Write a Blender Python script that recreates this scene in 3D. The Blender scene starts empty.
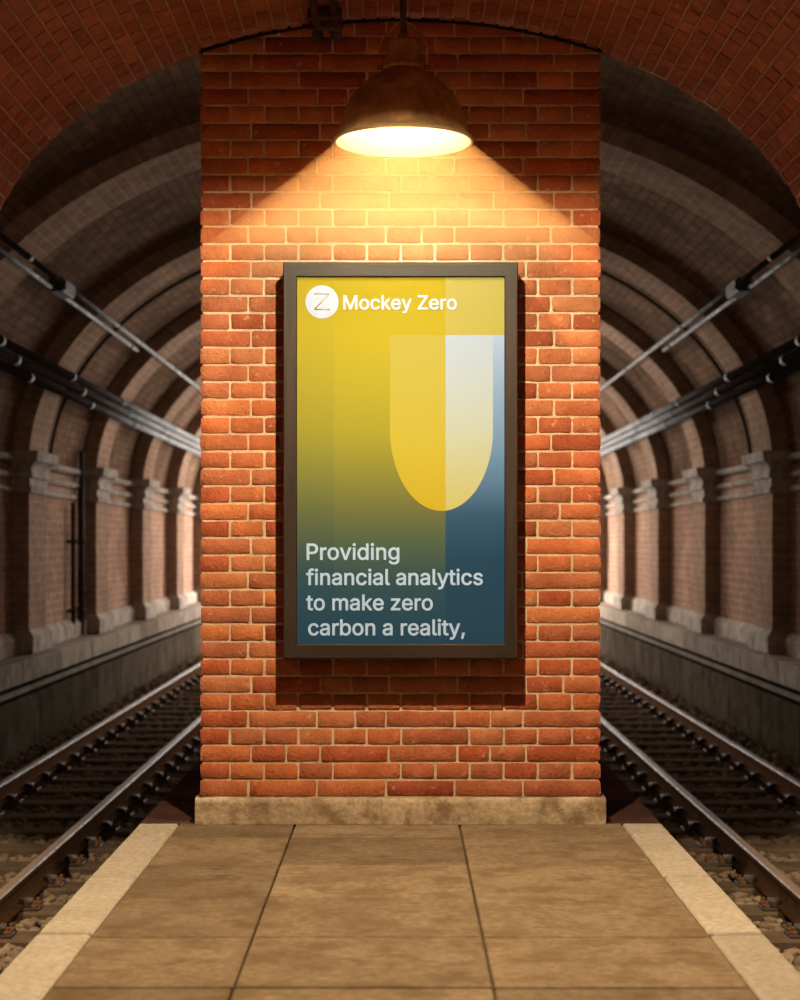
# ------------------------------------------------------------------ lamp and added fill powers; poster inks with the lamp light divided out
E_LAMP, E_MAIN, E_SKY, E_T1, E_T2, E_WORLD, HAZE, E_TRACK = 112, 710, 50, 120, 110, .12, .62, 900
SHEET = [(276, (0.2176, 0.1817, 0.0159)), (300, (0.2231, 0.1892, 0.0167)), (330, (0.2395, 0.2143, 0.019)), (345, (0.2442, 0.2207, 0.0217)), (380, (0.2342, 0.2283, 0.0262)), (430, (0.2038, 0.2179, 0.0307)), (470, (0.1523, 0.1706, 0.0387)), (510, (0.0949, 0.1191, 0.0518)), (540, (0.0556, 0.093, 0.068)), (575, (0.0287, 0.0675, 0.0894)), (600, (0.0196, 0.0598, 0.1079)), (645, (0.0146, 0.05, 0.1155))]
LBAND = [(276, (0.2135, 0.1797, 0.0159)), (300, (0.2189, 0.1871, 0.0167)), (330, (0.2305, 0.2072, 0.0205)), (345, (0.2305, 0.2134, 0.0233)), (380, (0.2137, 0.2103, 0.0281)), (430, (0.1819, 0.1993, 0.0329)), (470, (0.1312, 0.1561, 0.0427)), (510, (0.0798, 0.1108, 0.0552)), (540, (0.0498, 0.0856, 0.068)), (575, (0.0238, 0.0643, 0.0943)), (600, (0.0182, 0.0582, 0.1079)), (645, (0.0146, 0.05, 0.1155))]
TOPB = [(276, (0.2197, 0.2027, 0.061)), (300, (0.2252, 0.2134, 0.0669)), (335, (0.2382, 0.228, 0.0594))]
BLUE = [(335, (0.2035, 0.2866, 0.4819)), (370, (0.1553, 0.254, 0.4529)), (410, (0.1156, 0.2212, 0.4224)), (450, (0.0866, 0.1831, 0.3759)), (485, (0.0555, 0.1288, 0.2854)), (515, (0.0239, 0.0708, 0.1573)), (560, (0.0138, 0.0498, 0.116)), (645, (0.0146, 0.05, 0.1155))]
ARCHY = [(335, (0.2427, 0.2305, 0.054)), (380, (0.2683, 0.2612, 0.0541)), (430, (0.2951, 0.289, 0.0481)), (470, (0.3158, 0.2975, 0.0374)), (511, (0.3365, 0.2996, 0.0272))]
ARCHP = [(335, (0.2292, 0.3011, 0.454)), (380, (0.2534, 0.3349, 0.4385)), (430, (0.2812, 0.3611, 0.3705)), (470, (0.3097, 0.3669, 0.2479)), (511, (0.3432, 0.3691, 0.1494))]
HEAD = (0.2503, 0.3095, 0.444)
DISC = (0.2241, 0.2846, 0.4355)
ZED = (0.2075, 0.2035, 0.0733)
SLOG = (0.3029, 0.4856, 0.8135)
import bpy, bmesh, math, random
from mathutils import Vector, Matrix
R = math.radians
rnd = random.Random(11)
C = bpy.context.scene.collection
FPX, CX, HY = 1750.0, 400.5, 543.0
CAMZ = 1.232

def wx(px, d): return (px - CX) * d / FPX
def wz(py, d): return CAMZ + (HY - py) * d / FPX

# ------------------------------------------------------------------ materials
def srgb(r, g, b):
    f = lambda c: (c/255/12.92) if c/255 <= .04045 else ((c/255+.055)/1.055)**2.4
    return (f(r), f(g), f(b), 1)

def new_mat(name):
    m = bpy.data.materials.new(name); m.use_nodes = True
    nt = m.node_tree; nt.nodes.clear()
    out = nt.nodes.new('ShaderNodeOutputMaterial')
    b = nt.nodes.new('ShaderNodeBsdfPrincipled')
    nt.links.new(b.outputs[0], out.inputs[0])
    return m, nt, b

def N(nt, t, **kw):
    n = nt.nodes.new(t)
    for k, v in kw.items(): setattr(n, k, v)
    return n

def noise(nt, vec, scale, detail=4, rough=.55):
    n = N(nt, 'ShaderNodeTexNoise'); n.inputs['Scale'].default_value = scale
    n.inputs['Detail'].default_value = detail; n.inputs['Roughness'].default_value = rough
    nt.links.new(vec, n.inputs['Vector']); return n

def ramp(nt, fac, stops):
    r = N(nt, 'ShaderNodeValToRGB'); e = r.color_ramp.elements
    while len(e) < len(stops): e.new(.5)
    for i, (p, c) in enumerate(stops): e[i].position = p; e[i].color = c if len(c) == 4 else (*c, 1)
    nt.links.new(fac, r.inputs[0]); return r

def mix(nt, a, b, fac, mode='MIX'):
    m = N(nt, 'ShaderNodeMix', data_type='RGBA', blend_type=mode)
    for s, v in ((m.inputs[0], fac), (m.inputs[6], a), (m.inputs[7], b)):
        if hasattr(v, 'links'): nt.links.new(v, s)
        else: s.default_value = v
    return m.outputs[2]

def bump(nt, b, h, strength=.3, dist=.01):
    n = N(nt, 'ShaderNodeBump'); n.inputs['Strength'].default_value = strength; n.inputs['Distance'].default_value = dist
    nt.links.new(h, n.inputs['Height']); nt.links.new(n.outputs[0], b.inputs['Normal'])

def stone(name, c1, c2, scale=3, rough=.8, bs=.3, fine=40, bd=.006, dark=None, attr=False, spec=.0):
    """mottled solid material: two tones by a broad noise, grain by a fine one"""
    m, nt, b = new_mat(name)
    tc = N(nt, 'ShaderNodeTexCoord').outputs['Object']
    n1 = noise(nt, tc, scale, 5); n2 = noise(nt, tc, fine, 3)
    r = ramp(nt, n1.outputs[0], [(.3, c1), (.7, c2)])
    col = r.outputs[0]
    g = ramp(nt, n2.outputs[0], [(.25, (.62, .62, .62)), (.75, (1.25, 1.25, 1.25))])
    col = mix(nt, col, g.outputs[0], .7, 'MULTIPLY')
    if dark:
        n3 = noise(nt, tc, scale*1.7, 8, .7)
        k = ramp(nt, n3.outputs[0], [(.47, (0, 0, 0)), (.62, (1, 1, 1))])
        col = mix(nt, col, (*dark, 1), k.outputs[0])
    if attr:
        a = N(nt, 'ShaderNodeAttribute', attribute_name='tint')
        t = ramp(nt, a.outputs['Fac'], [(0, (.72, .72, .72)), (1, (1.2, 1.2, 1.2))])
        col = mix(nt, col, t.outputs[0], 1.0, 'MULTIPLY')
    nt.links.new(col, b.inputs['Base Color']); b.inputs['Roughness'].default_value = rough; b.inputs['Specular IOR Level'].default_value = spec
    add = N(nt, 'ShaderNodeMath', operation='ADD'); nt.links.new(n1.outputs[0], add.inputs[0]); nt.links.new(n2.outputs[0], add.inputs[1])
    bump(nt, b, add.outputs[0], bs, bd)
    return m

def brick_piece(name, tones, rough=.85, spec=.0):
    """single bricks: tone picked by the per-brick 'tint' attribute"""
    m, nt, b = new_mat(name)
    tc = N(nt, 'ShaderNodeTexCoord').outputs['Object']
    a = N(nt, 'ShaderNodeAttribute', attribute_name='tint')
    n = len(tones)
    r = ramp(nt, a.outputs['Fac'], [(i/(n-1), c) for i, c in enumerate(tones)])
    n1 = noise(nt, tc, 9, 6, .65); n2 = noise(nt, tc, 70, 3)
    g = ramp(nt, n1.outputs[0], [(.3, (.7, .66, .62)), (.7, (1.25, 1.25, 1.25))])
    col = mix(nt, r.outputs[0], g.outputs[0], .8, 'MULTIPLY')
    n3 = noise(nt, tc, 26, 5, .7)
    k = ramp(nt, n3.outputs[0], [(.6, (0, 0, 0)), (.74, (1, 1, 1))])
    col = mix(nt, col, (.46, .30, .19, 1), k.outputs[0])
    k2 = ramp(nt, n2.outputs[0], [(.28, (.45, .4, .4)), (.42, (1, 1, 1))])
    col = mix(nt, col, k2.outputs[0], .7, 'MULTIPLY')
    nt.links.new(col, b.inputs['Base Color']); b.inputs['Roughness'].default_value = rough
    b.inputs['Specular IOR Level'].default_value = spec
    add = N(nt, 'ShaderNodeMath', operation='ADD'); nt.links.new(n3.outputs[0], add.inputs[0]); nt.links.new(n2.outputs[0], add.inputs[1])
    bump(nt, b, add.outputs[0], .8, .007)
    return m

def brick_wall(name, c1, c2, mortar, bw=.23, bh=.075, stain=(.25, .2, .17), stain_amt=.6, rough=.9, swap=False):
    """brickwork from the UV map (metres): used for the far tunnel"""
    m, nt, b = new_mat(name)
    uv = N(nt, 'ShaderNodeUVMap').outputs[0]
    tc = N(nt, 'ShaderNodeTexCoord').outputs['Object']
    t = N(nt, 'ShaderNodeTexBrick')
    t.inputs['Scale'].default_value = 1; t.inputs['Brick Width'].default_value = bw; t.inputs['Row Height'].default_value = bh
    t.inputs['Mortar Size'].default_value = .012; t.inputs['Mortar Smooth'].default_value = .3; t.inputs['Bias'].default_value = 0
    t.inputs['Color1'].default_value = (*c1, 1); t.inputs['Color2'].default_value = (*c2, 1); t.inputs['Mortar'].default_value = (*mortar, 1)
    nt.links.new(uv, t.inputs['Vector'])
    n1 = noise(nt, tc, 1.1, 7, .65); n2 = noise(nt, tc, 7, 5, .6)
    k = ramp(nt, n1.outputs[0], [(.4, (0, 0, 0)), (.62, (1, 1, 1))])
    f = N(nt, 'ShaderNodeMath', operation='MULTIPLY'); nt.links.new(k.outputs[0], f.inputs[0]); f.inputs[1].default_value = stain_amt
    col = mix(nt, t.outputs['Color'], (*stain, 1), f.outputs[0])
    g = ramp(nt, n2.outputs[0], [(.3, (.65, .65, .65)), (.7, (1.2, 1.2, 1.2))])
    col = mix(nt, col, g.outputs[0], .8, 'MULTIPLY')
    nt.links.new(col, b.inputs['Base Color']); b.inputs['Roughness'].default_value = rough; b.inputs['Specular IOR Level'].default_value = 0
    inv = N(nt, 'ShaderNodeMath', operation='SUBTRACT'); inv.inputs[0].default_value = 1; nt.links.new(t.outputs['Fac'], inv.inputs[1])
    bump(nt, b, inv.outputs[0], .5, .008)
    return m

def metal(name, c1, c2, rough=.45, metallic=.8, scale=8, bs=.15, spec=.3):
    m, nt, b = new_mat(name)
    tc = N(nt, 'ShaderNodeTexCoord').outputs['Object']
    n1 = noise(nt, tc, scale, 6, .65)
    r = ramp(nt, n1.outputs[0], [(.32, c1), (.68, c2)])
    nt.links.new(r.outputs[0], b.inputs['Base Color'])
    rr = ramp(nt, n1.outputs[0], [(.3, (rough*.8,)*3), (.7, (min(1, rough*1.25),)*3)])
    nt.links.new(rr.outputs[0], b.inputs['Roughness']); b.inputs['Metallic'].default_value = metallic; b.inputs['Specular IOR Level'].default_value = spec
    bump(nt, b, n1.outputs[0], bs, .004)
    return m

def plain(name, c, rough=.6, metallic=0, emit=0, ecol=None):
    m, nt, b = new_mat(name)
    tc = N(nt, 'ShaderNodeTexCoord').outputs['Object']
    n1 = noise(nt, tc, 30, 3)
    g = ramp(nt, n1.outputs[0], [(.3, tuple(x*.95 for x in c)), (.7, tuple(min(1, x*1.04) for x in c))])
    nt.links.new(g.outputs[0], b.inputs['Base Color'])
    b.inputs['Roughness'].default_value = rough; b.inputs['Metallic'].default_value = metallic
    if emit: b.inputs['Emission Color'].default_value = (*(ecol or c), 1); b.inputs['Emission Strength'].default_value = emit
    return m

def wood(name, c1, c2):
    m, nt, b = new_mat(name)
    tc = N(nt, 'ShaderNodeTexCoord').outputs['UV']
    mp = N(nt, 'ShaderNodeMapping'); mp.inputs['Scale'].default_value = (2.2, 90, 1)
    nt.links.new(tc, mp.inputs[0])
    n1 = noise(nt, mp.outputs[0], 1.0, 5, .6)
    r = ramp(nt, n1.outputs[0], [(.3, c1), (.7, c2)])
    nt.links.new(r.outputs[0], b.inputs['Base Color']); b.inputs['Roughness'].default_value = .5; b.inputs['Specular IOR Level'].default_value = .22
    bump(nt, b, n1.outputs[0], .12, .002)
    return m

def print_ramp(name, stops, z0, z1):
    """printed colour, lamp falloff divided out, running down the sheet (z1 top -> z0 bottom)"""
    m, nt, b = new_mat(name)
    g = N(nt, 'ShaderNodeNewGeometry'); s = N(nt, 'ShaderNodeSeparateXYZ'); nt.links.new(g.outputs['Position'], s.inputs[0])
    mr = N(nt, 'ShaderNodeMapRange'); mr.inputs[1].default_value = z1; mr.inputs[2].default_value = z0
    nt.links.new(s.outputs[2], mr.inputs[0])
    r = ramp(nt, mr.outputs[0], stops)
    nt.links.new(r.outputs[0], b.inputs['Base Color']); b.inputs['Roughness'].default_value = 1
    b.inputs['Specular IOR Level'].default_value = 0
    return m

# ------------------------------------------------------------------ mesh builder
class MB:
    def __init__(s): s.v = []; s.f = []; s.m = []; s.uv = []; s.t = []; s.sm = []
    def face(s, idx, mi=0, uv=None, tint=0, smooth=False):
        s.f.append(tuple(idx)); s.m.append(mi); s.uv.append(uv); s.t.append(tint); s.sm.append(smooth)
    def pts(s, P):
        b = len(s.v); s.v.extend(tuple(p) for p in P); return b
    def box(s, x0, x1, y0, y1, z0, z1, mi=0, bev=0, tint=0):
        if bev <= 0:
            b = s.pts([(x, y, z) for x in (x0, x1) for y in (y0, y1) for z in (z0, z1)])
            for q in ((0,1,3,2), (4,6,7,5), (0,4,5,1), (2,3,7,6), (0,2,6,4), (1,5,7,3)): s.face([b+i for i in q], mi, None, tint)
            return
        e = bev; P = []; key = {}
        for x, sx in ((x0, 1), (x1, -1)):
            for y, sy in ((y0, 1), (y1, -1)):
                for z, sz in ((z0, 1), (z1, -1)):
                    for ax in range(3):
                        p = [x + sx*e, y + sy*e, z + sz*e]; p[ax] = (x, y, z)[ax]
                        key[(sx, sy, sz, ax)] = len(P); P.append(p)
        b = s.pts(P); k = lambda *a: b + key[a]
        for ax in range(3):
            o = [i for i in range(3) if i != ax]
            for sg in (1, -1):
                q = []
                for (u, w) in ((1, 1), (-1, 1), (-1, -1), (1, -1)):
                    a = [0, 0, 0]; a[ax] = sg; a[o[0]] = u; a[o[1]] = w; q.append(k(*a, ax))
                if (sg == 1) == (ax != 1): q = q[::-1]
                s.face(q, mi, None, tint)
        for ax in range(3):
            o = [i for i in range(3) if i != ax]
            for u in (1, -1):
                for w in (1, -1):
                    a = [0, 0, 0]; a[o[0]] = u; a[o[1]] = w
                    a1 = a[:]; a1[ax] = 1; a2 = a[:]; a2[ax] = -1
                    q = [k(*a1, o[0]), k(*a2, o[0]), k(*a2, o[1]), k(*a1, o[1])]
                    if (u*w == 1) != (ax == 1): q = q[::-1]
                    s.face(q, mi, None, tint)
        for sx in (1, -1):
            for sy in (1, -1):
                for sz in (1, -1):
                    q = [k(sx, sy, sz, i) for i in range(3)]
                    if sx*sy*sz == 1: q = q[::-1]
                    q = q[::-1]
                    s.face(q, mi, None, tint)
    def lathe(s, prof, cx, cy, n=48, mi=0, smooth=True, flip=False):
        rings = []
        for r, z in prof:
            rings.append(s.pts([(cx + r*math.cos(2*math.pi*i/n), cy + r*math.sin(2*math.pi*i/n), z) for i in range(n)]))
        for a, b in zip(rings, rings[1:]):
            for i in range(n):
                j = (i+1) % n; q = [a+i, a+j, b+j, b+i]
                s.face(q[::-1] if flip else q, mi, None, 0, smooth)
    def tube(s, path, r, n=10, mi=0, cap=True):
        P = [Vector(p) for p in path]; rings = []
        ref = Vector((0, 0, 1))
        for i, p in enumerate(P):
            d = (P[min(i+1, len(P)-1)] - P[max(i-1, 0)]).normalized()
            u = d.cross(ref)
            if u.length < 1e-3: u = d.cross(Vector((1, 0, 0)))
            u.normalize(); w = u.cross(d).normalized()
            rr = r[i] if isinstance(r, (list, tuple)) else r
            rings.append(s.pts([p + u*rr*math.cos(2*math.pi*k/n) + w*rr*math.sin(2*math.pi*k/n) for k in range(n)]))
        for a, b in zip(rings, rings[1:]):
            for k in range(n):
                j = (k+1) % n; s.face([a+k, b+k, b+j, a+j], mi, None, 0, True)
        if cap:
            s.face([rings[0]+k for k in range(n)], mi); s.face([rings[-1]+k for k in range(n)][::-1], mi)
    def prism_y(s, prof, y0, y1, mi=0, caps=True, closed=True, mis=None):
        """profile [(x, z)] run along y"""
        n = len(prof)
        a = s.pts([(x, y0, z) for x, z in prof]); b = s.pts([(x, y1, z) for x, z in prof])
        for i in range(n if closed else n-1):
            j = (i+1) % n; s.face([a+i, a+j, b+j, b+i], mis[i] if mis else mi)
        if caps and closed:
            s.face([a+i for i in range(n)][::-1], mi); s.face([b+i for i in range(n)], mi)
    def build(s, name, mats, parent=None, smooth=False, recalc=True):
        me = bpy.data.meshes.new(name); me.from_pydata(s.v, [], s.f)
        if not isinstance(mats, (list, tuple)): mats = [mats]
        for m in mats: me.materials.append(m)
        for p, mi, sm in zip(me.polygons, s.m, s.sm): p.material_index = mi; p.use_smooth = sm or smooth
        at = me.attributes.new('tint', 'FLOAT', 'FACE'); at.data.foreach_set('value', [float(t) for t in s.t])
        ul = me.uv_layers.new(name='UVMap')
        for p, uv in zip(me.polygons, s.uv):
            n = p.normal; ax = max(range(3), key=lambda i: abs(n[i]))
            for k, li in enumerate(p.loop_indices):
                if uv is not None: ul.data[li].uv = uv[k]
                else:
                    c = me.vertices[me.loops[li].vertex_index].co
                    ul.data[li].uv = (c.y, c.z) if ax == 0 else ((c.x, c.z) if ax == 1 else (c.x, c.y))
        if recalc:
            bm = bmesh.new(); bm.from_mesh(me); bmesh.ops.recalc_face_normals(bm, faces=bm.faces); bm.to_mesh(me); bm.free()
        me.update()
        o = bpy.data.objects.new(name, me); C.objects.link(o)
        if parent is not None:
            o.parent = parent; o.matrix_parent_inverse = Matrix.Translation(parent.location).inverted()
        return o

def tag(o, label=None, cat=None, group=None, kind=None):
    if label: o['label'] = label
    if cat: o['category'] = cat
    if group: o['group'] = group
    if kind: o['kind'] = kind
    return o
def struct(o, label=None, cat=None): return tag(o, label, cat, None, 'structure')
def empty(name, loc, label, cat, group=None):
    o = bpy.data.objects.new(name, None); o.location = loc; o.empty_display_size = .1; C.objects.link(o)
    return tag(o, label, cat, group)
def copy_tree(o, parent=None):
    c = o.copy(); C.objects.link(c)
    if parent is not None: c.parent = parent
    for ch in list(o.children): copy_tree(ch, c)
    return c
ORD = ['first','second','third','fourth','fifth','sixth','seventh','eighth','ninth','tenth','eleventh','twelfth','thirteenth','fourteenth','fifteenth','sixteenth','seventeenth','eighteenth','nineteenth','twentieth',
       'twenty-first','twenty-second','twenty-third','twenty-fourth','twenty-fifth','twenty-sixth','twenty-seventh','twenty-eighth','twenty-ninth','thirtieth','thirty-first','thirty-second','thirty-third','thirty-fourth']
SIDES = (('left', -1), ('right', 1))

# ------------------------------------------------------------------ palette
M = {}
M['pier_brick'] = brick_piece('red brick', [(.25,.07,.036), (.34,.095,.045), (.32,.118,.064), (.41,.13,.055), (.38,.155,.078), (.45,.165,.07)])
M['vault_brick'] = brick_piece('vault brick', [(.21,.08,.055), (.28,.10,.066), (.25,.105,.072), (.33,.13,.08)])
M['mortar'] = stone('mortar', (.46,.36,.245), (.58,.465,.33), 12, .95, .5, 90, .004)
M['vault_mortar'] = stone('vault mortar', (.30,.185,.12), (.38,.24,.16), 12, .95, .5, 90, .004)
M['plinth'] = stone('weathered plinth stone', (.34,.275,.185), (.44,.36,.25), 5, .85, .5, 45, .012, dark=(.20,.145,.09))
M['tile'] = stone('platform paving stone', (.165,.124,.08), (.22,.17,.113), 3.0, .62, .25, 30, .004, dark=(.13,.093,.057), attr=True)
M['coping'] = stone('coping stone', (.31,.28,.225), (.385,.35,.285), 4, .6, .25, 40, .004, attr=True)
M['grout'] = stone('grout', (.075,.053,.033), (.10,.07,.045), 9, .9, .3)
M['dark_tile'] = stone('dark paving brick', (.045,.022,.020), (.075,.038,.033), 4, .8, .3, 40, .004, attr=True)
M['sidewall'] = stone('platform side', (.07,.05,.035), (.12,.09,.06), 4, .9, .4, 30)
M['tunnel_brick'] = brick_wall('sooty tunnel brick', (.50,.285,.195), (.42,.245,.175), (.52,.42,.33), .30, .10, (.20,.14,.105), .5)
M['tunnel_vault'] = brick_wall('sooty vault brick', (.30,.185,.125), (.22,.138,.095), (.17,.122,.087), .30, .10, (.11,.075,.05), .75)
M['rib'] = brick_wall('arch rib brick', (.44,.285,.205), (.36,.23,.165), (.46,.36,.27), .30, .10, (.2,.14,.1), .5)
M['hall_wall'] = brick_wall('hall side brick', (.11,.04,.027), (.08,.03,.02), (.11,.07,.045), .24, .078, (.10,.05,.035), .25)
M['pale_stone'] = stone('pale tunnel stone', (.40,.36,.31), (.52,.47,.41), 3, .8, .3, 30, dark=(.26,.22,.18))
M['ledge'] = stone('ledge stone', (.30,.255,.21), (.40,.345,.285), 2, .8, .3, 25, dark=(.22,.19,.16), attr=True)
M['low_wall'] = stone('shade-darkened retaining stone', (.075,.060,.042), (.12,.098,.07), 1.5, .85, .4, 20, dark=(.05,.045,.034), attr=True)  # base colour darkened to carry the shade of the track trench
M['black'] = stone('dark recess', (.012,.011,.010), (.02,.018,.016), 3, .9, .2)
M['pipe'] = metal('painted conduit', (.03,.027,.024), (.052,.046,.04), .8, 0, 5, .15, .02)
M['rust'] = metal('rusted rail steel', (.10,.053,.03), (.17,.095,.054), .9, .0, 14, .3, .0)
M['rail_top'] = metal('worn rail head', (.13,.09,.06), (.20,.148,.105), .65, .05, 20, .05, .08)
M['iron'] = metal('dark iron', (.038,.028,.021), (.08,.058,.042), .75, .0, 12, .3, .04)
M['sleeper'] = stone('creosoted timber', (.075,.055,.04), (.125,.095,.07), 4, .85, .5, 60, .006)
M['rock'] = stone('ballast rock', (.15,.112,.082), (.25,.195,.145), 6, .9, .5, 30, .006, attr=True)
M['dirt'] = stone('ballast bed', (.05,.042,.035), (.09,.075,.06), 6, .95, .6, 40, .01)
M['brass'] = metal('aged bronze', (.19,.12,.055), (.62,.42,.19), .36, .35, 11, .1, .5)
M['enamel'] = plain('cream enamel', (.20,.165,.095), .5)
M['bulb'] = plain('lit bulb', (1,.9,.7), .3, 0, 30, (1,.80,.48))
M['cord'] = metal('dark cord', (.06,.04,.02), (.10,.07,.035), .5, .4)
M['wood'] = wood('dark stained wood', (.013,.0085,.0065), (.030,.0205,.016))
M['back'] = plain('backing board', (.03,.025,.02), .8)
M['white_ink'] = plain('white print', HEAD, .5)
M['pale_ink'] = plain('pale print', SLOG, .5)

# ================================================================== PIER
PD = 7.7                      # depth of the pier face
PK = PD / FPX                 # metres per pixel there
mb = MB()
mb.box(-.870, .870, PD+.0075, 9.3, .10, 4.2)
pier = struct(mb.build('wall_middle', M['mortar']), 'square red brick pier standing between the two tracks', 'wall')
def rough_brick(mb, x0, x1, z0, z1, yf, depth, tint, jit=.0016):
    e = .005
    nx = max(2, round((x1-x0)/.045)); X = [x0] + [x0+e + (x1-x0-2*e)*i/nx for i in range(nx+1)] + [x1]
    Zs = [z0, z0+e, (z0+z1)/2, z1-e, z1]; nx = len(X)-1; nz = 4; P = []
    sag = rnd.uniform(-.002, .002); out = rnd.uniform(-.0012, .0012)
    cut = [rnd.uniform(.001, .006) for _ in range(4)]
    for j in range(nz+1):
        for i in range(nx+1):
            x = X[i]; z = Zs[j]; ex = i in (0, nx); ez = j in (0, nz)
            y = yf + out + rnd.uniform(-.0008, .0008) + sag*(i/nx-.5)
            if ex or ez: y += .0042; x += rnd.uniform(-jit, jit); z += rnd.uniform(-jit, jit)
            if ex and ez:
                c = cut[(i > 0) + 2*(j > 0)]; x += c if i == 0 else -c; z += c if j == 0 else -c; y += .002
            P.append((x, y, z))
    b = mb.pts(P); w = nx+1
    for j in range(nz):
        for i in range(nx):
            a = b + j*w + i; mb.face((a, a+1, a+w+1, a+w), 0, None, tint, True)
    ring = [(i, 0) for i in range(nx+1)] + [(nx, j) for j in range(1, nz+1)] + [(i, nz) for i in range(nx-1, -1, -1)] + [(0, j) for j in range(nz-1, 0, -1)]
    top = [b + j*w + i for i, j in ring]; n = len(ring)
    tk = mb.pts([P[t-b] for t in top]); bk = mb.pts([(P[t-b][0], yf+depth, P[t-b][2]) for t in top])
    for k in range(n):
        q = (k+1) % n; mb.face((tk+q, tk+k, bk+k, bk+q), 0, None, tint)
mb = MB()
zb, ph, jt = .114, .0761, .0048
for row in range(46):
    z0 = zb + ph*row + jt; z1 = zb + ph*(row+1) - jt
    if row % 2 == 0:
        J = [248, 317, 386, 454.5, 523]
        if row % 4 == 2: J = [j + 3 for j in J]
        extra = []
        for a, c in zip([201]+J, J+[600]):
            if c-a > 60 and rnd.random() < .22: extra.append((a+c)/2 + rnd.uniform(-4, 4))
        J = sorted(J + extra)
        if rnd.random() < .3: J = J[:-1] + [min(J[-1]+28, 566)]
    else:
        J = [230 + 34.2*k for k in range(11)]
        for k in range(2):
            if rnd.random() < .35: J.pop(rnd.randrange(1, len(J)-1))
    E = [200.5] + J + [600.5]
    for i, (a, c) in enumerate(zip(E, E[1:])):
        xa = (a-CX)*PK + (0 if i == 0 else jt) + rnd.uniform(-.0015, .0015)
        xb = (c-CX)*PK - (0 if i == len(E)-2 else jt) + rnd.uniform(-.0015, .0015)
        rough_brick(mb, xa, xb, z0+rnd.uniform(-.001, .001), z1+rnd.uniform(-.001, .001), PD, .11, min(1, max(0, rnd.gauss(.5, .27))))
for sx in (-1, 1):           # the two flanks
    for row in range(46):
        z0 = zb + ph*row + jt; z1 = zb + ph*(row+1) - jt; y = PD + .122 + (.11 if row % 2 else 0)
        if row % 2: mb.box(min(sx*.86, sx*.879), max(sx*.86, sx*.879), PD+.122, y-.011, z0, z1, 0, .003, rnd.random())
        while y < 9.2:
            mb.box(min(sx*.86, sx*.879), max(sx*.86, sx*.879), y, y+.213, z0, z1, 0, .003, rnd.random()); y += .224
bo = mb.build('brick_facing', M['pier_brick'], pier, recalc=False)

mb = MB()                    # stone plinth with a worn top edge
n = 60; prof = []
for i in range(n+1):
    x = -.90 + 1.80*i/n; prof.append((x, rnd.uniform(-.003, .003), rnd.uniform(-.0035, .003)))
rows = [(0, 0), (.03, 0), (.06, .0), (.09, 0), (.106, .003), (.114, .014), (.114, .2)]
idx = []
for zz, yo in rows:
    idx.append(mb.pts([(x, 7.66 + yo + (rnd.uniform(-.0015, .0015) if yo < .1 else 0), zz + (0 if zz == 0 else jz*.6)) for x, jy, jz in prof]))
for a, b in zip(idx, idx[1:]):
    for i in range(n): mb.face((a+i, a+i+1, b+i+1, b+i), 0, None, 0, True)
mb.box(-.90, .90, 7.67, 9.34, .0, .1125, 0, .004)
struct(mb.build('baseboard_middle', M['plinth']), 'weathered sandstone plinth at the foot of the brick pier', 'plinth')

# ================================================================== PLATFORM
mb = MB(); mb.box(-1.13, 1.13, -1.5, 14.0, -1.03, -.045)
fl = struct(mb.build('floor', M['sidewall']), 'brown paved island platform', 'floor')
mb = MB(); mb.box(-1.125, 1.125, -1.5, 13.98, -.046, -.018)
mb.build('grout', M['grout'], fl)
mb = MB(); xs = [-.972, -.463, .2577, .972]; g = .0035
ye = 7.33; edges = [7.95] + [7.33 - .62*k for k in range(15)]
for a, b in zip(edges[1:], edges):
    for x0, x1 in zip(xs, xs[1:]):
        mb.box(x0+g, x1-g, max(a, -1.5)+.008, min(b, 7.7)-.008, -.04, rnd.uniform(-.0012, .0006), 0, .0045, rnd.uniform(.15, .85))
mb.build('paving', M['tile'], fl)
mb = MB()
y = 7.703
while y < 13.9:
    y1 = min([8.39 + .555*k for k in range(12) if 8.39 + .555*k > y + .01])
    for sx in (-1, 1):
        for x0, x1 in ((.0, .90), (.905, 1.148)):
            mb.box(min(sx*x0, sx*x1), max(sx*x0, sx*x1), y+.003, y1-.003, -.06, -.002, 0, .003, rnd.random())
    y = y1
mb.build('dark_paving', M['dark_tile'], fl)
for nm, sx in SIDES:
    mb = MB(); E = [7.70] + [7.40 - .94*k for k in range(10)]
    for a, b in zip(E[1:], E):
        mb.box(min(sx*.974, sx*1.148), max(sx*.974, sx*1.148), max(a, -1.5)+.014, b-.014, -.075, rnd.uniform(0, .001), 0, .007, rnd.uniform(.3, 1))
    struct(mb.build('trim_1' if sx < 0 else 'trim_2', M['coping']), 'pale coping stones along the %s platform edge' % nm, 'coping')

# ================================================================== FRONT VAULT
VA, VB, VZ, VR = 1.84, 1.15, 2.38, .22
tab = []; acc = 0; prev = None
for i in range(2001):
    t = math.pi*i/2000; p = (-VA*math.cos(t), VZ + VB*math.sin(t))
    if prev: acc += math.hypot(p[0]-prev[0], p[1]-prev[1])
    tab.append((acc, t)); prev = p
VL = acc
def vault_pt(u, v, h=0):
    u = min(max(u, 0), VL); lo, hi = 0, 2000
    while hi-lo > 1:
        k = (lo+hi)//2
        if tab[k][0] <= u: lo = k
        else: hi = k
    f = (u-tab[lo][0])/max(1e-9, tab[hi][0]-tab[lo][0]); t = tab[lo][1] + f*(tab[hi][1]-tab[lo][1])
    x, z = -VA*math.cos(t), VZ + VB*math.sin(t)
    nx, nz = -math.cos(t)/VA, math.sin(t)/VB; l = math.hypot(nx, nz); nx /= l; nz /= l
    if v <= PD: y, o, hy = v, 0, 0
    else:
        a = min((v-PD)/VR, math.pi/2); y = PD + VR*math.sin(a); o = VR*(1-math.cos(a))
        hy = -math.sin(a)*h; h = math.cos(a)*h
    return (x + nx*(o+h), y + hy, z + nz*(o+h))
mb = MB(); NU = 90
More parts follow.
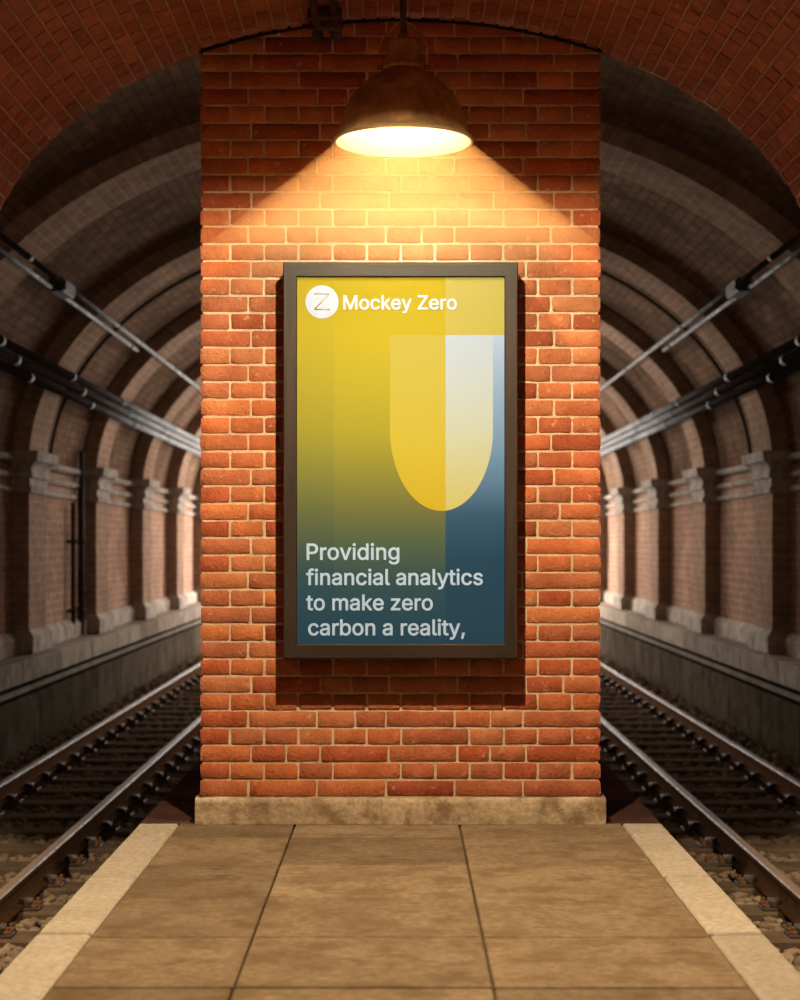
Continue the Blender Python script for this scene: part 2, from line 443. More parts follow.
vs = [-1.5, 3.55] + [PD - .5*k for k in range(8, -1, -1)] + [PD + VR*math.pi/2*k/8 for k in range(1, 9)]
rows = [mb.pts([vault_pt(VL*i/NU, v, .007) for i in range(NU+1)]) for v in vs]
for a, b, v in zip(rows, rows[1:], vs):
    for i in range(NU): mb.face((a+i, b+i, b+i+1, a+i+1), 0, None, 0, True)
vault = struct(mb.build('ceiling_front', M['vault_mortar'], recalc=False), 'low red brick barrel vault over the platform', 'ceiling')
mb = MB(); nc = int(VL/.0645); cu = VL/nc; j = .0038
for c in range(nc):
    v = 3.6 + rnd.uniform(0, .2)
    while v < PD + VR*math.pi/2 - .02:
        L = rnd.choice((.13, .13, .20, .26)); v1 = min(v+L, PD + VR*math.pi/2)
        u0, u1 = c*cu + j, (c+1)*cu - j; a, b = v+j, v1-j
        if b-a > .02:
            m_ = (a+b)/2; dh = rnd.uniform(-.0015, .002); e = .004
            o = [(u0, a), (u0, m_), (u0, b), (u1, b), (u1, m_), (u1, a)]
            q = [(u0+e, a+e), (u0+e, m_), (u0+e, b-e), (u1-e, b-e), (u1-e, m_), (u1-e, a+e)]
            r0 = mb.pts([vault_pt(x, y, .009) for x, y in o]); r1 = mb.pts([vault_pt(x+rnd.uniform(-.001, .001), y+rnd.uniform(-.0015, .0015), dh) for x, y in q]); t = min(1, max(0, rnd.gauss(.5, .28)))
            for k in range(6):
                w = (k+1) % 6; mb.face((r0+k, r0+w, r1+w, r1+k), 0, None, t)
            mb.face((r1, r1+1, r1+4, r1+5), 0, None, t); mb.face((r1+1, r1+2, r1+3, r1+4), 0, None, t)
        v = v1
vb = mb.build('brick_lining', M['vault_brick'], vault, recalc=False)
mb = MB(); nn = 40                    # dark band put in for the shaded gap where the vault meets the pier
ua, uc = VL/2-.90, VL/2+.90
rows = [mb.pts([vault_pt(ua+(uc-ua)*i/nn, yy_, hh) for i in range(nn+1)]) for yy_, hh in ((PD-.034, .02), (PD-.034, -.004), (PD-.001, -.004), (PD-.001, .02))]
for a, b in zip(rows, rows[1:]):
    for i in range(nn): mb.face((a+i, b+i, b+i+1, a+i+1))
mb.build('gap_shade', M['black'], vault)
# hall side walls under the vault springing and the wall the vault ends in
for nm, sx in SIDES:
    mb = MB(); mb.box(min(sx*1.847, sx*2.05), max(sx*1.847, sx*2.05), -1.5, 7.7, -1.03, VZ)
    struct(mb.build('wall_hall_%s' % nm, M['hall_wall']), 'brick side wall below the front vault', 'wall')
mb = MB(); yy = PD + VR; n = 60
inner = [(-VA-VR, -1.03)] + [(vault_pt(VL*i/n, PD+VR*math.pi/2)[0], vault_pt(VL*i/n, PD+VR*math.pi/2)[2]) for i in range(n+1)] + [(VA+VR, -1.03)]
outer = []
for i, (x, z) in enumerate(inner):
    if i == 0: outer.append((-4.6, -1.03))
    elif i == len(inner)-1: outer.append((4.6, -1.03))
    else:
        t = math.pi*(i-1)/n; outer.append((max(-4.6, min(4.6, -6.4*math.cos(t))), max(z, min(5.4, VZ + 4.6*math.sin(t)))))
for dy in (0, .12):
    a = mb.pts([(x, yy+dy, z) for x, z in inner]); b = mb.pts([(x, yy+dy, z) for x, z in outer])
    for i in range(len(inner)-1): mb.face((a+i, a+i+1, b+i+1, b+i), 0)
struct(mb.build('wall_front', M['rib']), 'brick wall in which the front vault ends', 'wall')

# ================================================================== TUNNEL
Y0, Y1 = PD + VR, 44.0
WX, EA, EB, EZ = 4.32, 4.32, 3.02, 2.10       # bay wall and vault
RA, RB = 4.12, 2.86                           # rib and pilaster face
def ell(a, b, n):
    P = [(-a*math.cos(math.pi*i/n), EZ + b*math.sin(math.pi*i/n)) for i in range(n+1)]; S = [0]
    for p, q in zip(P, P[1:]): S.append(S[-1] + math.hypot(q[0]-p[0], q[1]-p[1]))
    return P, S
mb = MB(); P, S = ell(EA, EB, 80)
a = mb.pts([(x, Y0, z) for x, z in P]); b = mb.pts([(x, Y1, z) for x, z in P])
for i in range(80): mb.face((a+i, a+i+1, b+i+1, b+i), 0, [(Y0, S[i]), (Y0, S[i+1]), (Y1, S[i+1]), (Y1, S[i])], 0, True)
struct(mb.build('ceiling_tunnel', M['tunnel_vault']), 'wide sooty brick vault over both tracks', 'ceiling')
for nm, sx in SIDES:
    mb = MB(); mb.box(min(sx*WX, sx*(WX+.3)), max(sx*WX, sx*(WX+.3)), Y0, Y1, -.3, EZ)
    w = struct(mb.build('wall_' + nm, M['tunnel_brick']), 'sooty brick tunnel wall behind the %s track' % nm, 'wall')
    # skirting and the three string courses that run between the pilasters
    def run(prof): return [(sx*x, z) for x, z in prof]
    mb = MB(); mb.prism_y(run([(WX+.01, 0), (WX-.09, 0), (WX-.09, .17), (WX-.03, .24), (WX+.01, .24)]), Y0, Y1)
    struct(mb.build('baseboard_' + nm, M['pale_stone']), 'pale stone skirting along the %s tunnel wall' % nm, 'skirting')
    mb = MB()
    for z, r, pr in ((1.83, .04, .05), (1.99, .045, .06), (2.17, .05, .09)):
        mb.prism_y(run([(WX+.01, z-r)] + [(WX - pr*math.sin(math.pi*k/6), z - r*math.cos(math.pi*k/6)) for k in range(1, 6)] + [(WX+.01, z+r)]), Y0, Y1)
    struct(mb.build('trim_3' if sx < 0 else 'trim_4', M['pale_stone']), 'triple stone string course along the %s tunnel wall' % nm, 'moulding')
    # far side ledge
    mb = MB(); mb.box(min(sx*4.0, sx*4.62), max(sx*4.0, sx*4.62), Y0, Y1, -1.03, -.20)
    fo = struct(mb.build('floor_' + nm, M['black']), 'narrow stone ledge along the far side of the %s track' % nm, 'ledge')
    mb = MB(); y = 8.0
    while y < Y1:
        mb.box(min(sx*3.94, sx*4.60), max(sx*3.94, sx*4.60), y+.008, min(y+2.05, Y1)-.008, -.24, rnd.uniform(-.003, .002), 0, .012, rnd.random()); y += 2.05
    mb.build('ledge_slab', M['ledge'], fo)
    mb = MB(); y = 8.1
    while y < Y1:
        mb.box(min(sx*3.955, sx*4.05), max(sx*3.955, sx*4.05), y+.01, min(y+1.85, Y1)-.01, -1.03, -.40, 0, .012, rnd.random()); y += 1.85
    mb.build('retaining_stones', M['low_wall'], fo)
    mb = MB(); mb.box(min(sx*3.965, sx*4.03), max(sx*3.965, sx*4.03), Y0, Y1, -.345, -.295)
    mb.build('string_course', M['ledge'], fo)
    # track bed
    mb = MB(); mb.box(min(sx*1.13, sx*4.0), max(sx*1.13, sx*4.0), -1.5, Y1, -1.16, -1.03)
    struct(mb.build('ground_' + nm, M['dirt']), 'dark track bed on the %s of the platform' % nm, 'track bed')
mb = MB(); mb.box(-1.13, 1.13, 14.0, Y1, -1.16, -1.03)
struct(mb.build('ground_middle', M['dirt']), 'dark strip of ground between the tracks', 'track bed')

# pilasters
PY = [10.8 + 4.3*k for k in range(8)]; PW = .95
def pilaster():
    root = empty('pilaster', (0, 0, 0), 'x', 'pilaster', 'brick pilasters along the tunnel walls')
    mb = MB(); mb.box(-.26, 0, 0, PW, .24, 1.80, 0, .006); mb.build('shaft', M['rib'], root)
    mb = MB(); mb.box(-.27, .06, -.06, PW+.06, 0, .21, 0, .012)
    b = mb.pts([(x, y, .21) for x, y in ((-.27, -.05), (.05, -.05), (.05, PW+.05), (-.27, PW+.05))]); t = mb.pts([(x, y, .27) for x, y in ((-.27, 0), (.005, 0), (.005, PW), (-.27, PW))])
    for k in range(4): mb.face((b+k, b+(k+1) % 4, t+(k+1) % 4, t+k))
    mb.build('base', M['pale_stone'], root)
    mb = MB(); lv = [(1.78, .0), (1.79, .035), (1.85, .035), (1.86, .012), (1.95, .012), (1.96, .045), (2.02, .045), (2.03, .03), (2.06, .035), (2.10, .055), (2.13, .095), (2.14, .12), (2.25, .13), (2.25, 0)]
    rg = [mb.pts([(-.27, -o, z), (o, -o, z), (o, PW+o, z), (-.27, PW+o, z)]) for z, o in lv]
    for a, b in zip(rg, rg[1:]):
        for k in range(4): mb.face((a+k, a+(k+1) % 4, b+(k+1) % 4, b+k))
    mb.face([rg[-1]+k for k in range(4)])
    mb.build('capital', M['pale_stone'], root)
    return root
proto = None
for nm, sx in SIDES:
    for i, y in enumerate(PY):
        if i < 2: continue        # nearer ones stand outside the frame
        if proto is None: o = proto = pilaster()
        else: o = copy_tree(proto)
        o.location = (sx*RA, y + (0 if sx < 0 else PW), 0); o.rotation_euler = (0, 0, math.pi if sx > 0 else 0)
        if sx < 0: o.rotation_euler = (0, 0, 0)
        o['label'] = '%s brick pilaster from the front with pale stone capital, on the %s tunnel wall' % (ORD[i-2], nm)

# arch ribs springing from the capitals
def rib_mesh(y):
    mb = MB(); n = 64; t0 = math.asin((2.245-EZ)/RB); In = []; Ou = []; s = [0]
    for i in range(n+1):
        t = t0 + (math.pi-2*t0)*i/n
        In.append((-RA*math.cos(t), EZ + RB*math.sin(t))); Ou.append((-(EA+.02)*math.cos(t), EZ + (EB+.02)*math.sin(t)))
        if i: s.append(s[-1] + math.hypot(In[i][0]-In[i-1][0], In[i][1]-In[i-1][1]))
    a = mb.pts([(x, y, z) for x, z in In]); b = mb.pts([(x, y+PW, z) for x, z in In])
    c = mb.pts([(x, y, z) for x, z in Ou]); d = mb.pts([(x, y+PW, z) for x, z in Ou])
    for i in range(n):
        q = (s[i], s[i+1])
        mb.face((a+i, b+i, b+i+1, a+i+1), 0, [(y, q[0]), (y+PW, q[0]), (y+PW, q[1]), (y, q[1])])
        mb.face((a+i, a+i+1, c+i+1, c+i), 0, [(0, q[0]), (0, q[1]), (.24, q[1]), (.24, q[0])])
        mb.face((b+i, d+i, d+i+1, b+i+1), 0, [(0, q[0]), (.24, q[0]), (.24, q[1]), (0, q[1])])
    return mb
for i, y in enumerate(PY):
    if i < 1: continue
    o = rib_mesh(y).build('arch_rib', M['rib'], recalc=False)
    tag(o, '%s brick arch rib from the front, spanning the tunnel vault' % ORD[i-1], 'arch', 'brick arch ribs across the tunnel vault')

# service pipes
def pipe(name, x, z, y0, y1, r, label, cat, group, step, phase, strap):
    mb = MB(); mb.tube([(x, y0, z), (x, y1, z)], r, 14)
    root = tag(mb.build(name, M['pipe']), label, cat, group)
    y = y0 + phase
    while y < min(y1 - .2, 30):
        mb = MB(); mb.tube([(x, y-.09, z), (x, y+.09, z)], r*1.13, 14); mb.build('coupling', M['pipe'], root); y += step
    t = math.copysign(1, x); y = strap
    while y < y1:
        mb = MB(); mb.tube([(x, y, z), (x + t*.22, y, z+.14)], r*.45, 6); mb.build('wall_bracket', M['iron'], root); y += 4.3
    return root
for nm, sx in SIDES:
    for k, (x, z, w) in enumerate(((3.77, 3.14, 'uppermost'), (3.82, 3.052, 'middle'), (3.88, 2.962, 'lowest'))):
        pipe('service_pipe', sx*x, z, Y0+.1, Y1, .047, '%s of the three thick grey pipes along the %s tunnel vault' % (w, nm), 'pipe', 'thick grey pipes along the tunnel vault', 3.6, 1.2 + .9*k, PY[0]+.5)
    pipe('conduit', sx*3.30, 3.77, Y0+.1, 31.0, .026, 'upper thin conduit high on the %s tunnel vault' % nm, 'conduit', 'thin conduits high on the vault', 5, 2.5, PY[0]+.45)
    pipe('conduit', sx*3.385, 3.71, Y0+.1, 22.5, .022, 'lower thin conduit high on the %s tunnel vault' % nm, 'conduit', 'thin conduits high on the vault', 5, 4, PY[0]+.45)
    # junction box where the two thin conduits pass the first rib in view
    mb = MB(); mb.box(min(sx*3.27, sx*3.42), max(sx*3.27, sx*3.42), 17.0, 17.55, 3.68, 3.82, 0, .012)
    jb = tag(mb.build('junction_box', M['iron']), 'dark junction box on the thin conduits of the %s vault' % nm, 'junction box')
    mb = MB(); mb.box(min(sx*3.255, sx*3.275), max(sx*3.255, sx*3.275), 17.03, 17.52, 3.70, 3.80, 0, .006); mb.build('cover', M['iron'], jb)
mb = MB(); P = []
for i in range(81):
    t = math.pi*i/80*.985 + .0235; P.append((-(EA-.05)*math.cos(t), 21.3, EZ + (EB-.05)*math.sin(t)))
mb.tube(P, .024, 8)
tag(mb.build('arched_conduit', M['iron']), 'thin dark conduit bent round the vault behind the second arch rib', 'conduit')
for k, (x, y, w) in enumerate(((-4.245, 23.25, 'thicker'), (-4.255, 22.75, 'thinner'))):
    mb = MB(); r = .045 if k == 0 else .03
    zt = 2.45 if k == 0 else 1.75
    mb.tube([(x, y, .02), (x, y, zt)], r, 12)
    o = tag(mb.build('drain_pipe', M['iron']), '%s upright dark drain pipe on the left wall before the second pilaster' % w, 'drain pipe', 'drain pipes on the left wall')
    for z in (.35, 1.25):
        mb = MB(); mb.tube([(x, y, z-.03), (x, y, z+.03)], r*1.35, 12); mb.box(x-.07, x, y-.09, y+.09, z-.02, z+.02, 0, .004); mb.build('pipe_clip', M['iron'], o)

# ================================================================== TRACK
def rail_profile(cx, zf, zt):
    h = zt-zf
    half = [(.062, 0), (.062, .012), (.016, .026), (.010, .045), (.010, h-.045), (.032, h-.034), (.034, h-.008), (.026, h)]
    return [(cx+x, zf+z) for x, z in half] + [(cx-x, zf+z) for x, z in half[::-1]]
ZT, ZF = -.788, -.945
NS = 32; SY0 = 9.76; SP = .72
def stone_v(seed, s):
    r2 = random.Random(seed); bm = bmesh.new(); bmesh.ops.create_icosphere(bm, subdivisions=1, radius=1)
    V = [v.co*s*r2.uniform(.72, 1.12) for v in bm.verts]; F = [[v.index for v in f.verts] for f in bm.faces]; bm.free()
    sq = (r2.uniform(.8, 1.3), r2.uniform(.8, 1.2), r2.uniform(.55, .85)); return [Vector((v.x*sq[0], v.y*sq[1], v.z*sq[2])) for v in V], F
ROCKS = [stone_v(50+i, 1) for i in range(24)]
proto = None
for nm, sx in SIDES:
    for x, w in ((2.31, 'nearer the platform'), (3.36, 'on the far side')):
        mb = MB(); pr = rail_profile(sx*x, ZF, ZT); n = len(pr)
        mb.prism_y(pr, 8.0, Y1, 0, True, True, [0]*6 + [1, 1, 1] + [0]*(n-9))
        tag(mb.build('rail', [M['rust'], M['rail_top']]), 'steel rail of the %s track, the rail %s' % (nm, w), 'rail', 'rails of the two tracks')
    for i in range(NS):
        y = SY0 + SP*i
        if proto is None:
            o = proto = empty('sleeper', (0, 0, 0), 'x', 'sleeper', 'railway sleepers under the tracks')
            mb = MB(); mb.box(1.94, 3.73, -.125, .125, -1.09, -.957, 0, .012); mb.build('timber', M['sleeper'], o)
            for x in (2.31, 3.36):
                mb = MB(); mb.box(x-.155, x+.155, -.085, .085, -.959, -.94, 0, .005)
                for s in (-1, 1):
                    mb.box(min(x+s*.066, x+s*.105), max(x+s*.066, x+s*.105), -.06, .06, -.942, -.90, 0, .008)
                    mb.box(min(x+s*.03, x+s*.085), max(x+s*.03, x+s*.085), -.035, .035, -.925, -.895, 0, .006)
                c = mb.build('rail_chair', M['iron'], o)
                for s in (-1, 1):
                    for yy in (-.05, .05):
                        mb = MB(); mb.lathe([(.0, -.942), (.024, -.942), (.024, -.925), (.013, -.922), (.013, -.90), (0, -.898)], x+s*.13, yy, 8, 0, False); mb.build('bolt', M['rust'], c)
        else: o = copy_tree(proto)
        o.location = (0, y, 0)
        o.rotation_euler = (0, 0, math.pi if sx < 0 else 0)
        o['label'] = '%s timber sleeper from the front under the %s track' % (ORD[i], nm)
    # ballast stones
    mb = MB(); r2 = random.Random(5 if sx < 0 else 6)
    def scatter(y0, y1, gap, smin, smax, zb):
        y = y0
        while y < y1:
            x = 1.2
            while x < 3.93:
                px = x + r2.uniform(-.4, .4)*gap; py = y + r2.uniform(-.4, .4)*gap; s = r2.uniform(smin, smax)
                k = (py - SY0)/SP; on = abs(k-round(k))*SP < .125+s*.8 and 1.9 < px < 3.78 and py > SY0-.2
                z = zb + r2.uniform(-.01, .02) + (.02 if not 1.94 < px < 3.73 else 0)
                if not on:
                    V, F = ROCKS[r2.randrange(24)]; a = r2.uniform(0, 6.28); ca, sa = math.cos(a), math.sin(a); t = r2.random()
                    b = mb.pts([(sx*(px + (v.x*ca - v.y*sa)*s), py + (v.x*sa + v.y*ca)*s, z + v.z*s) for v in V])
                    for f in F: mb.face([b+q for q in f], 0, None, t)
                x += gap
            y += gap
    scatter(8.0, 13.5, .075, .032, .055, -1.005)
    scatter(13.5, 24, .105, .045, .07, -1.005)
    scatter(24, 34, .15, .06, .09, -1.01)
    tag(mb.build('ballast', M['rock']), 'loose grey brown ballast stones between the sleepers of the %s track' % nm, 'ballast', None, 'stuff')

# ================================================================== PENDANT LAMPS
LY = 7.10
def pendant(cx, cy, zr, zl, label, top, s=1.0):
    """zr rim height, zl height of the light in the shade, top where the rod meets the vault, s size"""
    Z = lambda z: zr + (z-2.864)*s*.93
    root = empty('pendant_lamp', (cx, cy, zr), label, 'lamp', None)
    prof = [(.284, 2.858), (.286, 2.868), (.278, 2.874), (.270, 2.882), (.264, 2.90), (.257, 2.935), (.243, 2.985), (.220, 3.035), (.188, 3.080), (.150, 3.120), (.108, 3.152), (.078, 3.168), (.074, 3.176)]
    mb = MB(); mb.lathe([(r*s, Z(z)) for r, z in prof], cx, cy, 72)
    sh = mb.build('shade', M['brass'], root)
    mb = MB(); mb.lathe([((r-.006)*s, Z(z-.004)) for r, z in [(.276, 2.868)] + prof[3:]] + [(0, Z(3.168))], cx, cy, 72, 0, True, True)
    mb.build('enamel_lining', M['enamel'], sh)
    mb = MB(); ring = []
    for k in range(9):
        a = math.pi*2*k/8; ring.append(((.279 + .0085*math.cos(a))*s, Z(2.862 + .0085*math.sin(a))))
    mb.lathe(ring, cx, cy, 72); mb.build('rolled_rim', M['enamel'], sh)
    mb = MB(); mb.lathe([(r*s, Z(z)) for r, z in ((.074, 3.170), (.082, 3.176), (.082, 3.190), (.074, 3.196), (.070, 3.205), (.070, 3.285), (.062, 3.298), (.026, 3.304), (.02, 3.33), (.0, 3.33))], cx, cy, 40)
    mb.build('cap', M['brass'], root)
    mb = MB()
    for q in (-1, 1):
        mb.tube([(cx+q*.094*s, cy, Z(3.175)), (cx+q*.094*s, cy, Z(3.275)), (cx+q*.088*s, cy, Z(3.30)), (cx+q*.03*s, cy, Z(3.372)), (cx, cy, Z(3.385))], .0065*s, 8)
    mb.build('stirrup', M['brass'], root)
    for q in (-1, 1):
        mb = MB(); mb.tube([(cx+q*.070*s, cy, Z(3.185)), (cx+q*.106*s, cy, Z(3.185))], .009*s, 8); mb.build('pivot_bolt', M['rail_top'], root)
    mb = MB(); mb.tube([(cx, cy, Z(3.32)), (cx, cy, top)], .014, 12); mb.build('hanging_rod', M['cord'], root)
    zb = zl + .04
    mb = MB(); mb.lathe([(0, zb), (.016, zb+.004), (.026, zb+.018), (.028, zb+.03), (.022, zb+.045), (.014, zb+.055), (.012, zb+.06), (0, zb+.06)], cx, cy, 20)
    mb.build('bulb', M['bulb'], root)
    return root
pendant(.012, LY, 2.864, 3.095, 'aged bronze dome pendant lamp hanging in front of the brick pier', VZ+VB+.004)
MY, MZ = 5.3, 3.045; ML = MZ + .031
pendant(0, MY, MZ, ML, 'added pendant lamp over the platform, unseen above the frame', VZ+VB+.004, .82)
def point(name, loc, e, col, r=.03):
    l = bpy.data.lights.new(name, 'POINT'); l.energy = e; l.color = col; l.shadow_soft_size = r
    o = bpy.data.objects.new(name, l); o.location = loc; C.objects.link(o); return o
WARM = (1.0, .72, .43)
point('pendant_lamp_light', (.012, LY, 3.095), E_LAMP, WARM, .035)
point('added_platform_light', (0, MY, ML), E_MAIN, WARM, .02)  # added unseen lamp, gives the pier most of its light

# beam-shaped haze under the shade, its mesh cut to the lamp's light cone
mb = MB(); n = 48; rg = []
for z, r in ((2.856, .264), (2.66, .503), (2.42, .793)):
    rg.append(mb.pts([(.012 + r*math.cos(2*math.pi*i/n), min(LY + r*math.sin(2*math.pi*i/n), PD-.006), z) for i in range(n)]))
for a, b in zip(rg, rg[1:]):
    for i in range(n): mb.face((a+i, a+(i+1) % n, b+(i+1) % n, b+i))
mb.face([rg[0]+i for i in range(n)]); mb.face([rg[-1]+i for i in range(n)][::-1])
hm = bpy.data.materials.new('beam-shaped haze'); hm.use_nodes = True; nt = hm.node_tree; nt.nodes.clear()
out = nt.nodes.new('ShaderNodeOutputMaterial'); vs_ = nt.nodes.new('ShaderNodeVolumeScatter')
vs_.inputs['Color'].default_value = (1, .50, .19, 1); vs_.inputs['Density'].default_value = HAZE; vs_.inputs['Anisotropy'].default_value = .0
nt.links.new(vs_.outputs[0], out.inputs['Volume'])
if HAZE > 0: tag(mb.build('haze', hm), 'warm glowing haze spreading down from the pendant lamp', 'haze', None, 'stuff')

# iron conduits and clamp on the crown of the front vault
mb = MB(); root = empty('vault_conduit', (-.32, 7.3, 3.45), 'twin dark iron conduits clamped to the vault beside the pendant lamp', 'conduit')
for x in (-.362, -.282):
    z = vault_pt(VL/2 + x, 6)[2] - .028
    mb = MB(); mb.tube([(x, 4.0, z), (x, 7.50, z), (x, 7.60, z-.004), (x, 7.635, z-.018), (x, 7.645, z-.035)], .019, 10)
    mb.lathe([(0, z-.052), (.024, z-.052), (.024, z-.02), (0, z-.015)], x, 7.645, 10); mb.build('conduit_tube', M['iron'], root)
mb = MB(); z = vault_pt(VL/2-.32, 6)[2]; mb.box(-.395, -.25, 7.42, 7.46, z-.055, z-.004, 0, .006); mb.box(-.395, -.25, 7.56, 7.59, z-.06, z-.004, 0, .006)
mb.build('clamp_bar', M['iron'], root)

# ================================================================== POSTER CASE
FY = 7.49; FD = FY; k = FY/FPX
fx = lambda p: (p-CX)*k
fz = lambda p: CAMZ + (HY-p)*k
X0, X1, Z0, Z1 = fx(283), fx(518), fz(659), fz(262)
x0, x1, z0, z1 = fx(297), fx(504.5), fz(644), fz(277)
case = empty('poster_case', (0, PD-.004, (Z0+Z1)/2), 'dark wooden poster case with a yellow and teal advertisement on the brick pier', 'poster')
mb = MB()
def mitre(P, Q, flip=False):
    """one frame member: outer edge P0-P1, inner edge Q0-Q1"""
    (a, b), (c, d) = P, Q
    yf, yb, yi = FY, PD-.004, FY+.03; e = .006
    L = math.hypot(b[0]-a[0], b[1]-a[1])
    ring = lambda o, i: [(o[0], yb, o[1]), (o[0], yf+e, o[1]), (o[0]+(i[0]-o[0])*.08, yf, o[1]+(i[1]-o[1])*.08), (i[0]-(i[0]-o[0])*.08, yf, i[1]-(i[1]-o[1])*.08), (i[0], yf+e, i[1]), (i[0], yb, i[1])]
    A = mb.pts(ring(a, c)); B = mb.pts(ring(b, d)); w = [0, .13, .14, .19, .2, .33]
    for q in range(5):
        mb.face((A+q, A+q+1, B+q+1, B+q), 0, [(0, w[q]), (0, w[q+1]), (L, w[q+1]), (L, w[q])])
for P, Q in ((((X0, Z0), (X0, Z1)), ((x0, z0), (x0, z1))), (((X0, Z1), (X1, Z1)), ((x0, z1), (x1, z1))), (((X1, Z1), (X1, Z0)), ((x1, z1), (x1, z0))), (((X1, Z0), (X0, Z0)), ((x1, z0), (x0, z0)))):
    mitre(P, Q)
mb.build('frame', M['wood'], case)
mb = MB(); mb.box(x0-.002, x1+.002, FY+.024, PD-.004, z0-.002, z1+.002); mb.build('backing', M['back'], case)
PYS = FY + .010; k = PYS/FPX
hx = lambda p: (p-CX)*k
hz = lambda p: CAMZ + (HY-p)*k
pz0, pz1 = hz(645), hz(276)
f_ = lambda p: (p-276)/(645-276)
def panel(name, poly, stops, off, parent):
    mb = MB(); n = len(poly)
    a = mb.pts([(hx(px), PYS-off, hz(py)) for px, py in poly]); b = mb.pts([(hx(px), PYS-off+.0006, hz(py)) for px, py in poly])
    mb.face([a+i for i in range(n)]); mb.face([b+i for i in range(n)][::-1])
    for i in range(n): q = (i+1) % n; mb.face((a+i, b+i, b+q, a+q))
    return mb.build(name, print_ramp('print ' + name, [(f_(p), c) for p, c in stops], pz0, pz1), parent)
GLY = {}
POS = {}
GLY[','] = [
 [
  ( 53 , -119 , 38 , -119 , 48 , -56 ) ,
  ( 58 , 8 , 68 , 71 , 91 , 71 ) ,
  ( 114 , 71 , 137 , 71 , 119 , 8 ) ,
  ( 102 , -56 , 84 , -119 , 69 , -119 ) ,
 ] ,
]
GLY['M'] = [
 [
  ( 81 , 0 , 60 , 0 , 60 , 170 ) ,
  ( 60 , 339 , 60 , 509 , 91 , 509 ) ,
  ( 121 , 509 , 152 , 509 , 193 , 402 ) ,
  ( 235 , 294 , 277 , 187 , 280 , 180 ) ,
  ( 284 , 170 , 287 , 159 , 291 , 148 ) ,
  ( 295 , 136 , 299 , 123 , 303 , 110 ) ,
  ( 307 , 97 , 311 , 84 , 315 , 71 ) ,
  ( 319 , 59 , 322 , 49 , 317 , 49 ) ,
  ( 312 , 49 , 307 , 49 , 310 , 59 ) ,
  ( 314 , 70 , 318 , 83 , 322 , 95 ) ,
  ( 326 , 108 , 330 , 121 , 334 , 134 ) ,
  ( 338 , 147 , 342 , 158 , 346 , 170 ) ,
  ( 349 , 179 , 352 , 187 , 394 , 294 ) ,
  ( 435 , 402 , 476 , 509 , 507 , 509 ) ,
  ( 537 , 509 , 568 , 509 , 568 , 339 ) ,
  ( 568 , 170 , 568 , 0 , 547 , 0 ) ,
  ( 525 , 0 , 504 , 0 , 504 , 97 ) ,
  ( 504 , 194 , 504 , 291 , 504 , 302 ) ,
  ( 504 , 314 , 504 , 327 , 505 , 340 ) ,
  ( 505 , 354 , 505 , 369 , 505 , 383 ) ,
  ( 506 , 398 , 506 , 413 , 506 , 428 ) ,
  ( 507 , 443 , 507 , 457 , 509 , 457 ) ,
  ( 511 , 457 , 513 , 457 , 508 , 441 ) ,
  ( 503 , 426 , 498 , 409 , 492 , 393 ) ,
  ( 487 , 378 , 482 , 363 , 477 , 348 ) ,
  ( 472 , 334 , 467 , 322 , 463 , 309 ) ,
  ( 459 , 299 , 456 , 291 , 418 , 194 ) ,
  ( 380 , 97 , 342 , 0 , 323 , 0 ) ,
  ( 305 , 0 , 286 , 0 , 248 , 97 ) ,
  ( 209 , 194 , 170 , 291 , 167 , 299 ) ,
  ( 163 , 309 , 159 , 321 , 155 , 333 ) ,
  ( 150 , 346 , 145 , 361 , 140 , 376 ) ,
  ( 135 , 391 , 129 , 408 , 124 , 424 ) ,
  ( 118 , 441 , 112 , 457 , 114 , 457 ) ,
  ( 117 , 457 , 119 , 457 , 119 , 444 ) ,
  ( 120 , 431 , 120 , 416 , 120 , 401 ) ,
  ( 121 , 387 , 121 , 372 , 121 , 357 ) ,
  ( 121 , 342 , 122 , 328 , 122 , 315 ) ,
  ( 122 , 302 , 122 , 291 , 122 , 194 ) ,
  ( 122 , 97 , 122 , 0 , 101 , 0 ) ,
 ] ,
]
GLY['P'] = [
 [
  ( 82 , 0 , 60 , 0 , 60 , 170 ) ,
  ( 60 , 339 , 60 , 509 , 118 , 509 ) ,
  ( 177 , 509 , 235 , 509 , 274 , 509 ) ,
  ( 307 , 502 , 332 , 487 , 358 , 473 ) ,
  ( 377 , 454 , 390 , 430 , 402 , 405 ) ,
  ( 409 , 378 , 409 , 348 , 409 , 317 ) ,
  ( 402 , 290 , 390 , 265 , 377 , 241 ) ,
  ( 358 , 222 , 332 , 207 , 307 , 193 ) ,
  ( 274 , 186 , 235 , 186 , 193 , 186 ) ,
  ( 151 , 186 , 109 , 186 , 109 , 205 ) ,
  ( 109 , 224 , 109 , 242 , 150 , 242 ) ,
  ( 191 , 242 , 233 , 242 , 259 , 242 ) ,
  ( 281 , 247 , 297 , 256 , 313 , 265 ) ,
  ( 325 , 278 , 333 , 294 , 341 , 310 ) ,
  ( 344 , 328 , 344 , 348 , 344 , 368 ) ,
  ( 341 , 386 , 333 , 402 , 325 , 417 ) ,
  ( 313 , 430 , 297 , 439 , 280 , 448 ) ,
  ( 259 , 452 , 232 , 452 , 196 , 452 ) ,
  ( 160 , 452 , 125 , 452 , 125 , 301 ) ,
  ( 125 , 151 , 125 , 0 , 103 , 0 ) ,
 ] ,
]
